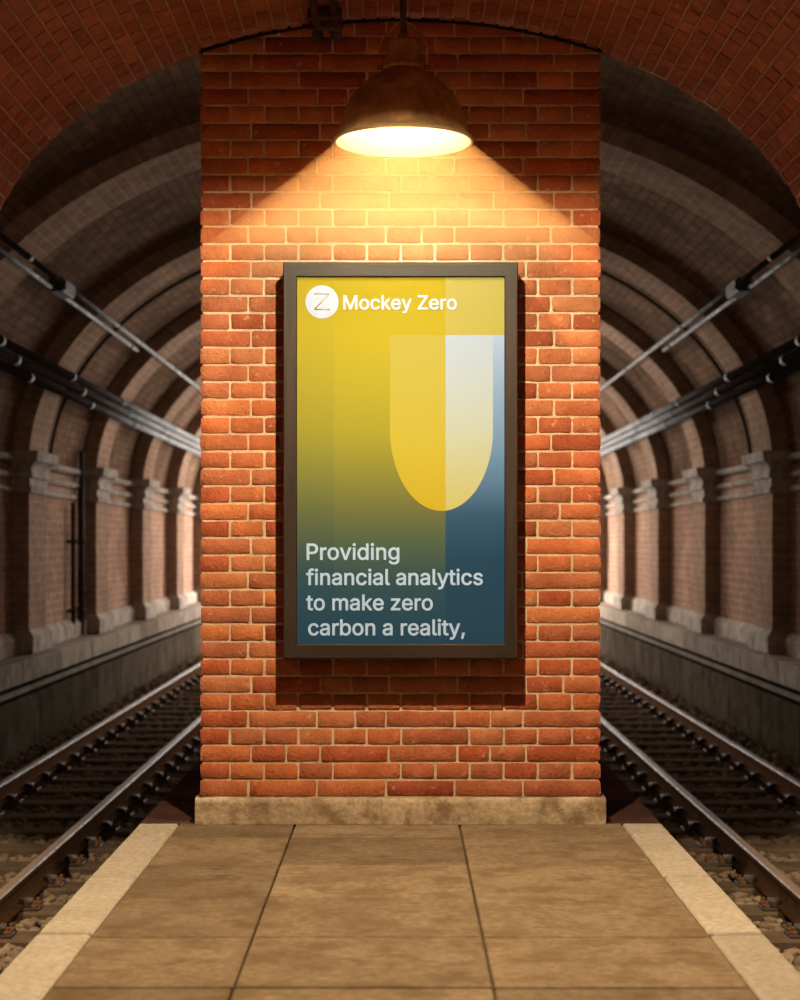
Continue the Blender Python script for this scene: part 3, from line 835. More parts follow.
GLY['Z'] = [
 [
  ( 161 , 0 , 42 , 0 , 42 , 15 ) ,
  ( 42 , 31 , 42 , 46 , 119 , 159 ) ,
  ( 196 , 272 , 273 , 385 , 284 , 400 ) ,
  ( 295 , 415 , 306 , 431 , 318 , 446 ) ,
  ( 329 , 461 , 341 , 476 , 343 , 469 ) ,
  ( 346 , 461 , 348 , 454 , 327 , 453 ) ,
  ( 306 , 453 , 285 , 452 , 264 , 452 ) ,
  ( 244 , 452 , 223 , 452 , 162 , 452 ) ,
  ( 101 , 452 , 40 , 452 , 40 , 471 ) ,
  ( 40 , 490 , 40 , 509 , 159 , 509 ) ,
  ( 278 , 509 , 397 , 509 , 397 , 493 ) ,
  ( 397 , 477 , 397 , 462 , 321 , 351 ) ,
  ( 245 , 240 , 169 , 129 , 158 , 113 ) ,
  ( 146 , 97 , 134 , 81 , 122 , 65 ) ,
  ( 110 , 49 , 97 , 33 , 95 , 40 ) ,
  ( 93 , 47 , 90 , 54 , 111 , 55 ) ,
  ( 132 , 56 , 152 , 57 , 173 , 57 ) ,
  ( 193 , 57 , 214 , 57 , 276 , 57 ) ,
  ( 338 , 57 , 399 , 57 , 399 , 38 ) ,
  ( 399 , 19 , 399 , 0 , 280 , 0 ) ,
 ] ,
]
GLY['a'] = [
 [
  ( 182 , -9 , 160 , -9 , 136 , -9 ) ,
  ( 114 , -4 , 94 , 5 , 75 , 14 ) ,
  ( 59 , 27 , 48 , 45 , 36 , 62 ) ,
  ( 30 , 83 , 30 , 108 , 30 , 130 ) ,
  ( 35 , 147 , 43 , 161 , 52 , 175 ) ,
  ( 63 , 185 , 78 , 193 , 92 , 201 ) ,
  ( 108 , 207 , 125 , 211 , 143 , 215 ) ,
  ( 160 , 218 , 178 , 220 , 201 , 223 ) ,
  ( 219 , 225 , 234 , 227 , 248 , 228 ) ,
  ( 258 , 231 , 265 , 235 , 272 , 239 ) ,
  ( 276 , 245 , 276 , 255 , 276 , 255 ) ,
  ( 276 , 256 , 276 , 257 , 276 , 272 ) ,
  ( 273 , 286 , 267 , 297 , 261 , 308 ) ,
  ( 252 , 316 , 240 , 322 , 228 , 328 ) ,
  ( 213 , 331 , 196 , 331 , 178 , 331 ) ,
  ( 162 , 328 , 149 , 322 , 136 , 317 ) ,
  ( 126 , 309 , 118 , 301 , 110 , 292 ) ,
  ( 104 , 283 , 100 , 274 , 80 , 280 ) ,
  ( 61 , 285 , 41 , 291 , 50 , 314 ) ,
  ( 62 , 332 , 79 , 346 , 95 , 360 ) ,
  ( 113 , 369 , 133 , 375 , 153 , 381 ) ,
  ( 173 , 384 , 194 , 384 , 208 , 384 ) ,
  ( 223 , 383 , 239 , 379 , 255 , 376 ) ,
  ( 271 , 370 , 286 , 360 , 301 , 351 ) ,
  ( 313 , 338 , 322 , 320 , 332 , 303 ) ,
  ( 337 , 280 , 337 , 251 , 337 , 168 ) ,
  ( 337 , 84 , 337 , 0 , 317 , 0 ) ,
  ( 297 , 0 , 277 , 0 , 277 , 17 ) ,
  ( 277 , 35 , 277 , 52 , 275 , 52 ) ,
  ( 274 , 52 , 272 , 52 , 268 , 43 ) ,
  ( 261 , 34 , 252 , 25 , 243 , 15 ) ,
  ( 230 , 7 , 215 , 1 , 200 , -5 ) ,
 ] ,
 [
  ( 155 , 45 , 170 , 45 , 193 , 45 ) ,
  ( 212 , 50 , 228 , 59 , 243 , 68 ) ,
  ( 255 , 79 , 263 , 93 , 271 , 107 ) ,
  ( 276 , 122 , 276 , 138 , 276 , 155 ) ,
  ( 276 , 173 , 276 , 190 , 273 , 187 ) ,
  ( 268 , 184 , 259 , 182 , 251 , 180 ) ,
  ( 242 , 178 , 231 , 176 , 221 , 174 ) ,
  ( 210 , 172 , 200 , 171 , 190 , 170 ) ,
  ( 182 , 169 , 175 , 168 , 161 , 166 ) ,
  ( 147 , 163 , 134 , 159 , 121 , 154 ) ,
  ( 111 , 148 , 103 , 139 , 96 , 131 ) ,
  ( 92 , 119 , 92 , 105 , 92 , 92 ) ,
  ( 95 , 81 , 102 , 72 , 109 , 63 ) ,
  ( 118 , 57 , 130 , 52 , 142 , 48 ) ,
 ] ,
]
GLY['b'] = [
 [
  ( 261 , -8 , 229 , -8 , 206 , -8 ) ,
  ( 187 , -4 , 172 , 4 , 158 , 12 ) ,
  ( 146 , 21 , 138 , 31 , 129 , 42 ) ,
  ( 123 , 51 , 118 , 59 , 116 , 59 ) ,
  ( 114 , 59 , 112 , 59 , 112 , 39 ) ,
  ( 112 , 20 , 112 , 0 , 92 , 0 ) ,
  ( 72 , 0 , 53 , 0 , 53 , 170 ) ,
  ( 53 , 339 , 53 , 509 , 73 , 509 ) ,
  ( 93 , 509 , 114 , 509 , 114 , 446 ) ,
  ( 114 , 382 , 114 , 319 , 115 , 319 ) ,
  ( 117 , 319 , 118 , 319 , 123 , 327 ) ,
  ( 129 , 336 , 137 , 346 , 145 , 356 ) ,
  ( 157 , 365 , 171 , 373 , 186 , 381 ) ,
  ( 205 , 384 , 229 , 384 , 261 , 384 ) ,
  ( 289 , 376 , 313 , 361 , 337 , 345 ) ,
  ( 356 , 322 , 370 , 293 , 383 , 263 ) ,
  ( 390 , 229 , 390 , 189 , 390 , 149 ) ,
  ( 383 , 114 , 370 , 84 , 356 , 55 ) ,
  ( 337 , 32 , 313 , 16 , 289 , 0 ) ,
 ] ,
 [
  ( 197 , 47 , 220 , 47 , 244 , 47 ) ,
  ( 263 , 53 , 279 , 66 , 295 , 78 ) ,
  ( 308 , 95 , 316 , 117 , 324 , 138 ) ,
  ( 328 , 162 , 328 , 189 , 328 , 216 ) ,
  ( 324 , 240 , 316 , 261 , 308 , 282 ) ,
  ( 296 , 299 , 280 , 311 , 264 , 324 ) ,
  ( 244 , 330 , 220 , 330 , 197 , 330 ) ,
  ( 177 , 324 , 161 , 312 , 145 , 300 ) ,
  ( 133 , 284 , 125 , 263 , 117 , 242 ) ,
  ( 113 , 217 , 113 , 189 , 113 , 161 ) ,
  ( 117 , 136 , 125 , 115 , 133 , 94 ) ,
  ( 146 , 77 , 162 , 65 , 178 , 53 ) ,
 ] ,
]
GLY['c'] = [
 [
  ( 226 , -8 , 207 , -8 , 173 , -8 ) ,
  ( 143 , 0 , 117 , 16 , 91 , 33 ) ,
  ( 71 , 56 , 56 , 85 , 41 , 114 ) ,
  ( 34 , 149 , 34 , 187 , 34 , 227 ) ,
  ( 41 , 262 , 56 , 291 , 71 , 321 ) ,
  ( 91 , 343 , 117 , 360 , 143 , 376 ) ,
  ( 173 , 384 , 207 , 384 , 226 , 384 ) ,
  ( 243 , 382 , 260 , 377 , 276 , 372 ) ,
  ( 292 , 365 , 305 , 356 , 319 , 347 ) ,
  ( 330 , 335 , 340 , 322 , 350 , 309 ) ,
  ( 357 , 294 , 362 , 277 , 342 , 272 ) ,
  ( 322 , 267 , 303 , 262 , 300 , 272 ) ,
  ( 296 , 281 , 290 , 289 , 285 , 297 ) ,
  ( 278 , 305 , 270 , 311 , 262 , 317 ) ,
  ( 253 , 322 , 242 , 325 , 232 , 328 ) ,
  ( 220 , 330 , 207 , 330 , 182 , 330 ) ,
  ( 161 , 323 , 145 , 310 , 129 , 297 ) ,
  ( 116 , 280 , 108 , 258 , 100 , 237 ) ,
  ( 96 , 213 , 96 , 187 , 96 , 162 ) ,
  ( 100 , 139 , 108 , 117 , 116 , 96 ) ,
  ( 129 , 79 , 145 , 66 , 161 , 53 ) ,
  ( 182 , 46 , 207 , 46 , 220 , 46 ) ,
  ( 232 , 48 , 243 , 52 , 253 , 55 ) ,
  ( 263 , 60 , 271 , 66 , 279 , 72 ) ,
  ( 286 , 80 , 292 , 89 , 297 , 97 ) ,
  ( 301 , 107 , 304 , 117 , 324 , 112 ) ,
  ( 343 , 107 , 363 , 102 , 358 , 85 ) ,
  ( 351 , 70 , 341 , 56 , 332 , 43 ) ,
  ( 320 , 31 , 306 , 21 , 293 , 12 ) ,
  ( 277 , 4 , 261 , -1 , 244 , -6 ) ,
 ] ,
]
GLY['d'] = [
 [
  ( 219 , -8 , 195 , -8 , 164 , -8 ) ,
  ( 136 , 0 , 111 , 16 , 87 , 32 ) ,
  ( 68 , 55 , 55 , 84 , 41 , 114 ) ,
  ( 34 , 149 , 34 , 189 , 34 , 229 ) ,
  ( 41 , 263 , 55 , 293 , 69 , 322 ) ,
  ( 88 , 345 , 112 , 361 , 136 , 376 ) ,
  ( 164 , 384 , 196 , 384 , 219 , 384 ) ,
  ( 238 , 381 , 253 , 373 , 268 , 365 ) ,
  ( 279 , 356 , 287 , 346 , 296 , 336 ) ,
  ( 302 , 327 , 306 , 319 , 308 , 319 ) ,
  ( 309 , 319 , 311 , 319 , 311 , 382 ) ,
  ( 311 , 446 , 311 , 509 , 331 , 509 ) ,
  ( 351 , 509 , 372 , 509 , 372 , 339 ) ,
  ( 372 , 170 , 372 , 0 , 352 , 0 ) ,
  ( 332 , 0 , 313 , 0 , 313 , 20 ) ,
  ( 313 , 39 , 313 , 59 , 311 , 59 ) ,
  ( 309 , 59 , 307 , 59 , 302 , 51 ) ,
  ( 295 , 42 , 287 , 31 , 278 , 21 ) ,
  ( 267 , 12 , 252 , 4 , 238 , -4 ) ,
 ] ,
 [
  ( 181 , 47 , 205 , 47 , 227 , 47 ) ,
  ( 247 , 53 , 263 , 65 , 279 , 77 ) ,
  ( 291 , 94 , 299 , 115 , 308 , 136 ) ,
  ( 312 , 161 , 312 , 189 , 312 , 217 ) ,
  ( 308 , 242 , 300 , 263 , 292 , 284 ) ,
  ( 279 , 300 , 263 , 312 , 247 , 324 ) ,
  ( 228 , 330 , 205 , 330 , 181 , 330 ) ,
  ( 161 , 324 , 145 , 311 , 129 , 299 ) ,
  ( 116 , 282 , 108 , 261 , 100 , 240 ) ,
  ( 96 , 216 , 96 , 189 , 96 , 162 ) ,
  ( 100 , 138 , 109 , 117 , 117 , 95 ) ,
  ( 129 , 78 , 145 , 66 , 161 , 53 ) ,
 ] ,
]
GLY['e'] = [
 [
  ( 238 , -8 , 212 , -8 , 175 , -8 ) ,
  ( 143 , 0 , 117 , 16 , 90 , 33 ) ,
  ( 70 , 56 , 56 , 85 , 41 , 114 ) ,
  ( 34 , 148 , 34 , 187 , 34 , 226 ) ,
  ( 41 , 260 , 55 , 290 , 69 , 319 ) ,
  ( 89 , 343 , 115 , 359 , 141 , 376 ) ,
  ( 171 , 384 , 205 , 384 , 226 , 384 ) ,
  ( 246 , 381 , 266 , 374 , 285 , 367 ) ,
  ( 303 , 356 , 319 , 341 , 335 , 326 ) ,
  ( 348 , 306 , 357 , 282 , 366 , 258 ) ,
  ( 371 , 228 , 371 , 194 , 371 , 186 ) ,
  ( 371 , 178 , 371 , 169 , 272 , 169 ) ,
  ( 174 , 169 , 75 , 169 , 75 , 187 ) ,
  ( 75 , 204 , 75 , 221 , 163 , 221 ) ,
  ( 250 , 221 , 338 , 221 , 329 , 215 ) ,
  ( 319 , 208 , 310 , 202 , 310 , 227 ) ,
  ( 306 , 249 , 298 , 269 , 290 , 288 ) ,
  ( 278 , 303 , 263 , 314 , 247 , 325 ) ,
  ( 228 , 330 , 205 , 330 , 182 , 330 ) ,
  ( 163 , 325 , 146 , 313 , 130 , 302 ) ,
  ( 118 , 288 , 109 , 270 , 100 , 251 ) ,
  ( 96 , 232 , 96 , 211 , 96 , 200 ) ,
  ( 96 , 189 , 96 , 178 , 96 , 150 ) ,
  ( 101 , 126 , 110 , 106 , 120 , 87 ) ,
  ( 134 , 72 , 151 , 61 , 168 , 51 ) ,
  ( 189 , 46 , 212 , 46 , 228 , 46 ) ,
  ( 241 , 48 , 254 , 53 , 266 , 57 ) ,
  ( 277 , 64 , 285 , 73 , 294 , 82 ) ,
  ( 301 , 93 , 306 , 105 , 325 , 101 ) ,
  ( 345 , 96 , 365 , 91 , 359 , 71 ) ,
  ( 349 , 54 , 335 , 39 , 321 , 24 ) ,
  ( 303 , 13 , 283 , 4 , 262 , -4 ) ,
 ] ,
]
GLY['f'] = [
 [
  ( 154 , 379 , 228 , 379 , 228 , 362 ) ,
  ( 228 , 344 , 228 , 327 , 154 , 327 ) ,
  ( 80 , 327 , 6 , 327 , 6 , 344 ) ,
  ( 6 , 362 , 6 , 379 , 80 , 379 ) ,
 ] ,
 [
  ( 101 , 0 , 81 , 0 , 81 , 144 ) ,
  ( 81 , 288 , 81 , 432 , 81 , 453 ) ,
  ( 86 , 471 , 96 , 486 , 106 , 500 ) ,
  ( 119 , 511 , 135 , 519 , 152 , 526 ) ,
  ( 169 , 530 , 187 , 530 , 201 , 530 ) ,
  ( 213 , 529 , 222 , 527 , 232 , 525 ) ,
  ( 238 , 523 , 243 , 521 , 238 , 503 ) ,
  ( 233 , 486 , 227 , 468 , 224 , 470 ) ,
  ( 220 , 471 , 215 , 472 , 210 , 473 ) ,
  ( 203 , 474 , 195 , 474 , 176 , 474 ) ,
  ( 163 , 469 , 154 , 460 , 146 , 451 ) ,
  ( 142 , 437 , 142 , 419 , 142 , 279 ) ,
  ( 142 , 140 , 142 , 0 , 121 , 0 ) ,
 ] ,
]
GLY['g'] = [
 [
  ( 238 , -151 , 207 , -151 , 179 , -151 ) ,
  ( 155 , -147 , 134 , -140 , 113 , -132 ) ,
  ( 96 , -123 , 82 , -110 , 69 , -98 ) ,
  ( 58 , -84 , 51 , -69 , 67 , -60 ) ,
  ( 84 , -50 , 101 , -41 , 107 , -49 ) ,
  ( 113 , -57 , 122 , -66 , 130 , -75 ) ,
  ( 141 , -82 , 154 , -88 , 168 , -94 ) ,
  ( 186 , -97 , 207 , -97 , 238 , -97 ) ,
  ( 263 , -90 , 282 , -75 , 302 , -60 ) ,
  ( 311 , -37 , 311 , -6 , 311 , 19 ) ,
  ( 311 , 44 , 311 , 68 , 310 , 68 ) ,
  ( 308 , 68 , 306 , 68 , 301 , 60 ) ,
  ( 295 , 51 , 287 , 41 , 278 , 32 ) ,
  ( 267 , 23 , 252 , 16 , 238 , 8 ) ,
  ( 219 , 5 , 195 , 5 , 164 , 5 ) ,
  ( 137 , 12 , 113 , 27 , 88 , 41 ) ,
  ( 69 , 62 , 55 , 90 , 41 , 118 ) ,
  ( 34 , 152 , 34 , 191 , 34 , 230 ) ,
  ( 41 , 264 , 55 , 293 , 69 , 322 ) ,
  ( 88 , 345 , 112 , 361 , 137 , 376 ) ,
  ( 165 , 384 , 196 , 384 , 220 , 384 ) ,
  ( 239 , 381 , 253 , 373 , 268 , 365 ) ,
  ( 280 , 356 , 288 , 346 , 297 , 336 ) ,
  ( 303 , 327 , 308 , 319 , 309 , 319 ) ,
  ( 311 , 319 , 313 , 319 , 313 , 339 ) ,
  ( 313 , 359 , 313 , 379 , 333 , 379 ) ,
  ( 353 , 379 , 372 , 379 , 372 , 250 ) ,
  ( 372 , 121 , 372 , -9 , 372 , -42 ) ,
  ( 365 , -69 , 350 , -90 , 335 , -111 ) ,
  ( 316 , -126 , 291 , -136 , 266 , -146 ) ,
 ] ,
 [
  ( 181 , 59 , 205 , 59 , 228 , 59 ) ,
  ( 248 , 64 , 264 , 75 , 280 , 86 ) ,
  ( 292 , 101 , 300 , 121 , 308 , 141 ) ,
  ( 312 , 165 , 312 , 193 , 312 , 220 ) ,
  ( 308 , 243 , 300 , 264 , 292 , 284 ) ,
  ( 280 , 301 , 264 , 312 , 248 , 324 ) ,
  ( 228 , 330 , 205 , 330 , 181 , 330 ) ,
  ( 161 , 324 , 145 , 312 , 129 , 299 ) ,
  ( 117 , 283 , 109 , 262 , 100 , 242 ) ,
  ( 96 , 219 , 96 , 193 , 96 , 166 ) ,
  ( 100 , 143 , 109 , 123 , 117 , 103 ) ,
  ( 129 , 87 , 145 , 76 , 162 , 65 ) ,
 ] ,
]
GLY['i'] = [
 [
  ( 73 , 0 , 53 , 0 , 53 , 126 ) ,
  ( 53 , 253 , 53 , 379 , 73 , 379 ) ,
  ( 93 , 379 , 114 , 379 , 114 , 253 ) ,
  ( 114 , 126 , 114 , 0 , 93 , 0 ) ,
 ] ,
 [
  ( 95 , 443 , 84 , 443 , 72 , 443 ) ,
  ( 62 , 447 , 54 , 455 , 45 , 462 ) ,
  ( 41 , 472 , 41 , 483 , 41 , 494 ) ,
  ( 45 , 504 , 54 , 512 , 62 , 520 ) ,
  ( 72 , 524 , 84 , 524 , 95 , 524 ) ,
  ( 106 , 520 , 114 , 512 , 122 , 504 ) ,
  ( 126 , 494 , 126 , 483 , 126 , 472 ) ,
  ( 122 , 462 , 114 , 455 , 106 , 447 ) ,
 ] ,
]
GLY['k'] = [
 [
  ( 132 , 158 , 110 , 137 , 110 , 162 ) ,
  ( 110 , 187 , 110 , 212 , 113 , 212 ) ,
  ( 117 , 212 , 121 , 212 , 175 , 268 ) ,
  ( 230 , 323 , 284 , 379 , 310 , 379 ) ,
  ( 335 , 379 , 360 , 379 , 301 , 319 ) ,
  ( 243 , 259 , 184 , 199 , 182 , 199 ) ,
  ( 179 , 199 , 177 , 199 , 155 , 178 ) ,
 ] ,
 [
  ( 73 , 0 , 53 , 0 , 53 , 170 ) ,
  ( 53 , 339 , 53 , 509 , 73 , 509 ) ,
  ( 93 , 509 , 114 , 509 , 114 , 339 ) ,
  ( 114 , 170 , 114 , 0 , 93 , 0 ) ,
 ] ,
 [
  ( 320 , 0 , 294 , 0 , 245 , 62 ) ,
  ( 197 , 124 , 148 , 186 , 162 , 200 ) ,
  ( 177 , 214 , 191 , 229 , 252 , 152 ) ,
  ( 312 , 76 , 372 , 0 , 346 , 0 ) ,
 ] ,
]
GLY['l'] = [
 [
  ( 147 , -2 , 139 , -2 , 110 , -2 ) ,
  ( 88 , 5 , 74 , 20 , 60 , 35 ) ,
  ( 53 , 57 , 53 , 84 , 53 , 226 ) ,
  ( 53 , 367 , 53 , 509 , 73 , 509 ) ,
  ( 93 , 509 , 114 , 509 , 114 , 372 ) ,
  ( 114 , 235 , 114 , 99 , 114 , 81 ) ,
  ( 116 , 69 , 120 , 62 , 125 , 55 ) ,
  ( 133 , 52 , 146 , 52 , 152 , 52 ) ,
  ( 157 , 52 , 160 , 53 , 164 , 53 ) ,
  ( 167 , 54 , 170 , 54 , 173 , 37 ) ,
  ( 177 , 20 , 181 , 3 , 175 , 1 ) ,
  ( 169 , 0 , 162 , -1 , 154 , -2 ) ,
 ] ,
]
GLY['m'] = [
 [
  ( 73 , 0 , 53 , 0 , 53 , 126 ) ,
  ( 53 , 253 , 53 , 379 , 72 , 379 ) ,
  ( 92 , 379 , 112 , 379 , 112 , 351 ) ,
  ( 112 , 323 , 112 , 295 , 111 , 295 ) ,
  ( 109 , 295 , 108 , 295 , 113 , 316 ) ,
  ( 121 , 332 , 132 , 346 , 144 , 359 ) ,
  ( 157 , 369 , 172 , 376 , 187 , 383 ) ,
  ( 203 , 386 , 219 , 386 , 247 , 386 ) ,
  ( 270 , 378 , 287 , 361 , 305 , 344 ) ,
  ( 316 , 322 , 321 , 295 , 318 , 295 ) ,
  ( 315 , 295 , 312 , 295 , 317 , 313 ) ,
  ( 325 , 329 , 337 , 343 , 349 , 357 ) ,
  ( 364 , 367 , 381 , 375 , 398 , 382 ) ,
  ( 416 , 386 , 437 , 386 , 459 , 386 ) ,
  ( 479 , 381 , 497 , 372 , 515 , 362 ) ,
  ( 530 , 348 , 541 , 328 , 551 , 309 ) ,
  ( 557 , 285 , 557 , 255 , 557 , 170 ) ,
  ( 557 , 85 , 557 , 0 , 536 , 0 ) ,
  ( 516 , 0 , 496 , 0 , 496 , 85 ) ,
  ( 496 , 169 , 496 , 254 , 496 , 281 ) ,
  ( 488 , 301 , 473 , 313 , 457 , 325 ) ,
  ( 439 , 330 , 419 , 330 , 402 , 330 ) ,
  ( 387 , 327 , 374 , 320 , 362 , 313 ) ,
  ( 352 , 303 , 345 , 290 , 339 , 278 ) ,
  ( 335 , 263 , 335 , 247 , 335 , 165 ) ,
  ( 335 , 82 , 335 , 0 , 315 , 0 ) ,
  ( 295 , 0 , 274 , 0 , 274 , 87 ) ,
  ( 274 , 173 , 274 , 260 , 274 , 281 ) ,
  ( 267 , 298 , 253 , 311 , 239 , 324 ) ,
  ( 221 , 330 , 199 , 330 , 185 , 330 ) ,
  ( 171 , 327 , 158 , 320 , 144 , 313 ) ,
  ( 134 , 303 , 126 , 289 , 118 , 276 ) ,
  ( 114 , 258 , 114 , 238 , 114 , 159 ) ,
  ( 114 , 79 , 114 , 0 , 93 , 0 ) ,
 ] ,
]
GLY['n'] = [
 [
  ( 114 , 249 , 114 , 227 , 114 , 151 ) ,
  ( 114 , 76 , 114 , 0 , 93 , 0 ) ,
  ( 73 , 0 , 53 , 0 , 53 , 126 ) ,
  ( 53 , 253 , 53 , 379 , 72 , 379 ) ,
  ( 92 , 379 , 112 , 379 , 112 , 349 ) ,
  ( 112 , 318 , 112 , 287 , 109 , 287 ) ,
  ( 106 , 287 , 102 , 287 , 114 , 322 ) ,
  ( 131 , 347 , 152 , 362 , 174 , 377 ) ,
  ( 199 , 384 , 227 , 384 , 253 , 384 ) ,
  ( 276 , 379 , 295 , 369 , 314 , 358 ) ,
  ( 330 , 342 , 341 , 321 , 352 , 299 ) ,
  ( 357 , 273 , 357 , 240 , 357 , 160 ) ,
  ( 357 , 80 , 357 , 0 , 337 , 0 ) ,
  ( 316 , 0 , 296 , 0 , 296 , 78 ) ,
  ( 296 , 157 , 296 , 235 , 296 , 265 ) ,
  ( 288 , 288 , 273 , 304 , 258 , 321 ) ,
  ( 237 , 329 , 210 , 329 , 192 , 329 ) ,
  ( 175 , 325 , 161 , 317 , 146 , 309 ) ,
  ( 135 , 298 , 126 , 283 , 118 , 267 ) ,
 ] ,
]
GLY['o'] = [
 [
  ( 242 , -8 , 207 , -8 , 173 , -8 ) ,
  ( 143 , 0 , 117 , 16 , 91 , 33 ) ,
  ( 71 , 56 , 56 , 85 , 41 , 114 ) ,
  ( 34 , 149 , 34 , 187 , 34 , 227 ) ,
  ( 41 , 262 , 56 , 291 , 71 , 321 ) ,
  ( 91 , 343 , 117 , 360 , 143 , 376 ) ,
  ( 173 , 384 , 207 , 384 , 242 , 384 ) ,
  ( 273 , 376 , 299 , 360 , 325 , 343 ) ,
  ( 345 , 321 , 359 , 291 , 374 , 262 ) ,
  ( 381 , 227 , 381 , 187 , 381 , 149 ) ,
  ( 374 , 114 , 359 , 85 , 345 , 56 ) ,
  ( 325 , 33 , 299 , 16 , 273 , 0 ) ,
 ] ,
 [
  ( 182 , 46 , 207 , 46 , 233 , 46 ) ,
  ( 254 , 53 , 270 , 66 , 287 , 79 ) ,
  ( 299 , 96 , 307 , 117 , 315 , 139 ) ,
  ( 319 , 162 , 319 , 187 , 319 , 213 ) ,
  ( 315 , 236 , 307 , 258 , 299 , 280 ) ,
  ( 287 , 297 , 270 , 310 , 254 , 323 ) ,
  ( 233 , 330 , 207 , 330 , 182 , 330 ) ,
  ( 161 , 323 , 145 , 310 , 129 , 297 ) ,
  ( 116 , 280 , 108 , 258 , 100 , 237 ) ,
  ( 96 , 213 , 96 , 187 , 96 , 162 ) ,
  ( 100 , 139 , 108 , 117 , 116 , 96 ) ,
  ( 129 , 79 , 145 , 66 , 161 , 53 ) ,
 ] ,
]
GLY['r'] = [
 [
  ( 73 , 0 , 53 , 0 , 53 , 126 ) ,
  ( 53 , 253 , 53 , 379 , 72 , 379 ) ,
  ( 92 , 379 , 112 , 379 , 112 , 360 ) ,
  ( 112 , 340 , 112 , 321 , 113 , 321 ) ,
  ( 114 , 321 , 115 , 321 , 122 , 340 ) ,
  ( 135 , 355 , 152 , 367 , 170 , 379 ) ,
  ( 190 , 385 , 213 , 385 , 218 , 385 ) ,
  ( 223 , 385 , 229 , 384 , 235 , 384 ) ,
  ( 240 , 384 , 243 , 384 , 243 , 363 ) ,
  ( 243 , 343 , 243 , 322 , 242 , 323 ) ,
  ( 237 , 323 , 230 , 324 , 223 , 325 ) ,
  ( 215 , 326 , 207 , 326 , 189 , 326 ) ,
  ( 173 , 322 , 159 , 315 , 145 , 307 ) ,
  ( 134 , 297 , 126 , 284 , 118 , 270 ) ,
  ( 114 , 255 , 114 , 237 , 114 , 158 ) ,
  ( 114 , 79 , 114 , 0 , 93 , 0 ) ,
 ] ,
]
GLY['s'] = [
 [
  ( 211 , -8 , 182 , -8 , 156 , -8 ) ,
  ( 133 , -4 , 112 , 3 , 92 , 11 ) ,
  ( 75 , 23 , 62 , 38 , 49 , 53 ) ,
  ( 40 , 72 , 36 , 94 , 55 , 98 ) ,
  ( 74 , 102 , 94 , 107 , 99 , 86 ) ,
  ( 109 , 70 , 124 , 60 , 139 , 50 ) ,
  ( 158 , 45 , 181 , 45 , 208 , 45 ) ,
  ( 229 , 51 , 244 , 62 , 260 , 74 ) ,
  ( 268 , 87 , 268 , 103 , 268 , 116 ) ,
  ( 263 , 127 , 254 , 136 , 245 , 144 ) ,
  ( 231 , 151 , 212 , 155 , 191 , 160 ) ,
  ( 170 , 165 , 149 , 170 , 115 , 178 ) ,
  ( 89 , 191 , 72 , 208 , 55 , 225 ) ,
  ( 47 , 247 , 47 , 274 , 47 , 296 ) ,
  ( 53 , 315 , 65 , 332 , 77 , 348 ) ,
  ( 94 , 361 , 115 , 370 , 136 , 380 ) ,
  ( 160 , 384 , 187 , 384 , 213 , 384 ) ,
  ( 235 , 380 , 254 , 372 , 272 , 365 ) ,
  ( 287 , 353 , 299 , 339 , 310 , 325 ) ,
  ( 319 , 309 , 324 , 290 , 305 , 286 ) ,
  ( 287 , 281 , 268 , 277 , 263 , 292 ) ,
  ( 255 , 304 , 243 , 316 , 230 , 327 ) ,
  ( 212 , 333 , 187 , 333 , 165 , 333 ) ,
  ( 146 , 327 , 131 , 317 , 116 , 306 ) ,
  ( 109 , 293 , 109 , 277 , 109 , 263 ) ,
  ( 114 , 252 , 124 , 243 , 134 , 235 ) ,
  ( 150 , 228 , 172 , 223 , 191 , 218 ) ,
  ( 210 , 214 , 229 , 209 , 264 , 201 ) ,
  ( 290 , 188 , 306 , 171 , 323 , 154 ) ,
  ( 331 , 133 , 331 , 107 , 331 , 84 ) ,
  ( 325 , 64 , 312 , 47 , 300 , 30 ) ,
  ( 282 , 16 , 260 , 6 , 237 , -3 ) ,
 ] ,
]
GLY['t'] = [
 [
  ( 138 , 379 , 204 , 379 , 204 , 362 ) ,
  ( 204 , 344 , 204 , 327 , 138 , 327 ) ,
  ( 72 , 327 , 6 , 327 , 6 , 344 ) ,
  ( 6 , 362 , 6 , 379 , 72 , 379 ) ,
 ] ,
 [
  ( 65 , 345 , 65 , 471 , 85 , 471 ) ,
  ( 106 , 471 , 126 , 471 , 126 , 347 ) ,
  ( 126 , 222 , 126 , 98 , 126 , 81 ) ,
  ( 129 , 69 , 136 , 61 , 143 , 54 ) ,
  ( 154 , 50 , 170 , 50 , 174 , 50 ) ,
  ( 179 , 50 , 185 , 51 , 191 , 52 ) ,
  ( 197 , 53 , 202 , 54 , 206 , 36 ) ,
  ( 209 , 19 , 213 , 2 , 207 , 0 ) ,
  ( 200 , -2 , 192 , -3 , 184 , -4 ) ,
  ( 176 , -4 , 168 , -4 , 136 , -4 ) ,
  ( 110 , 4 , 92 , 21 , 74 , 38 ) ,
  ( 65 , 62 , 65 , 93 , 65 , 219 ) ,
 ] ,
]
GLY['v'] = [
 [
  ( 184 , 0 , 163 , 0 , 114 , 126 ) ,
  ( 66 , 253 , 17 , 379 , 40 , 379 ) ,
  ( 62 , 379 , 84 , 379 , 111 , 305 ) ,
  ( 138 , 230 , 165 , 155 , 174 , 132 ) ,
  ( 181 , 110 , 187 , 87 , 193 , 64 ) ,
  ( 199 , 42 , 206 , 21 , 198 , 21 ) ,
  ( 191 , 21 , 184 , 21 , 191 , 42 ) ,
  ( 197 , 64 , 203 , 87 , 209 , 110 ) ,
  ( 216 , 132 , 224 , 155 , 251 , 230 ) ,
  ( 278 , 305 , 305 , 379 , 327 , 379 ) ,
  ( 349 , 379 , 371 , 379 , 323 , 253 ) ,
  ( 275 , 126 , 226 , 0 , 205 , 0 ) ,
 ] ,
]
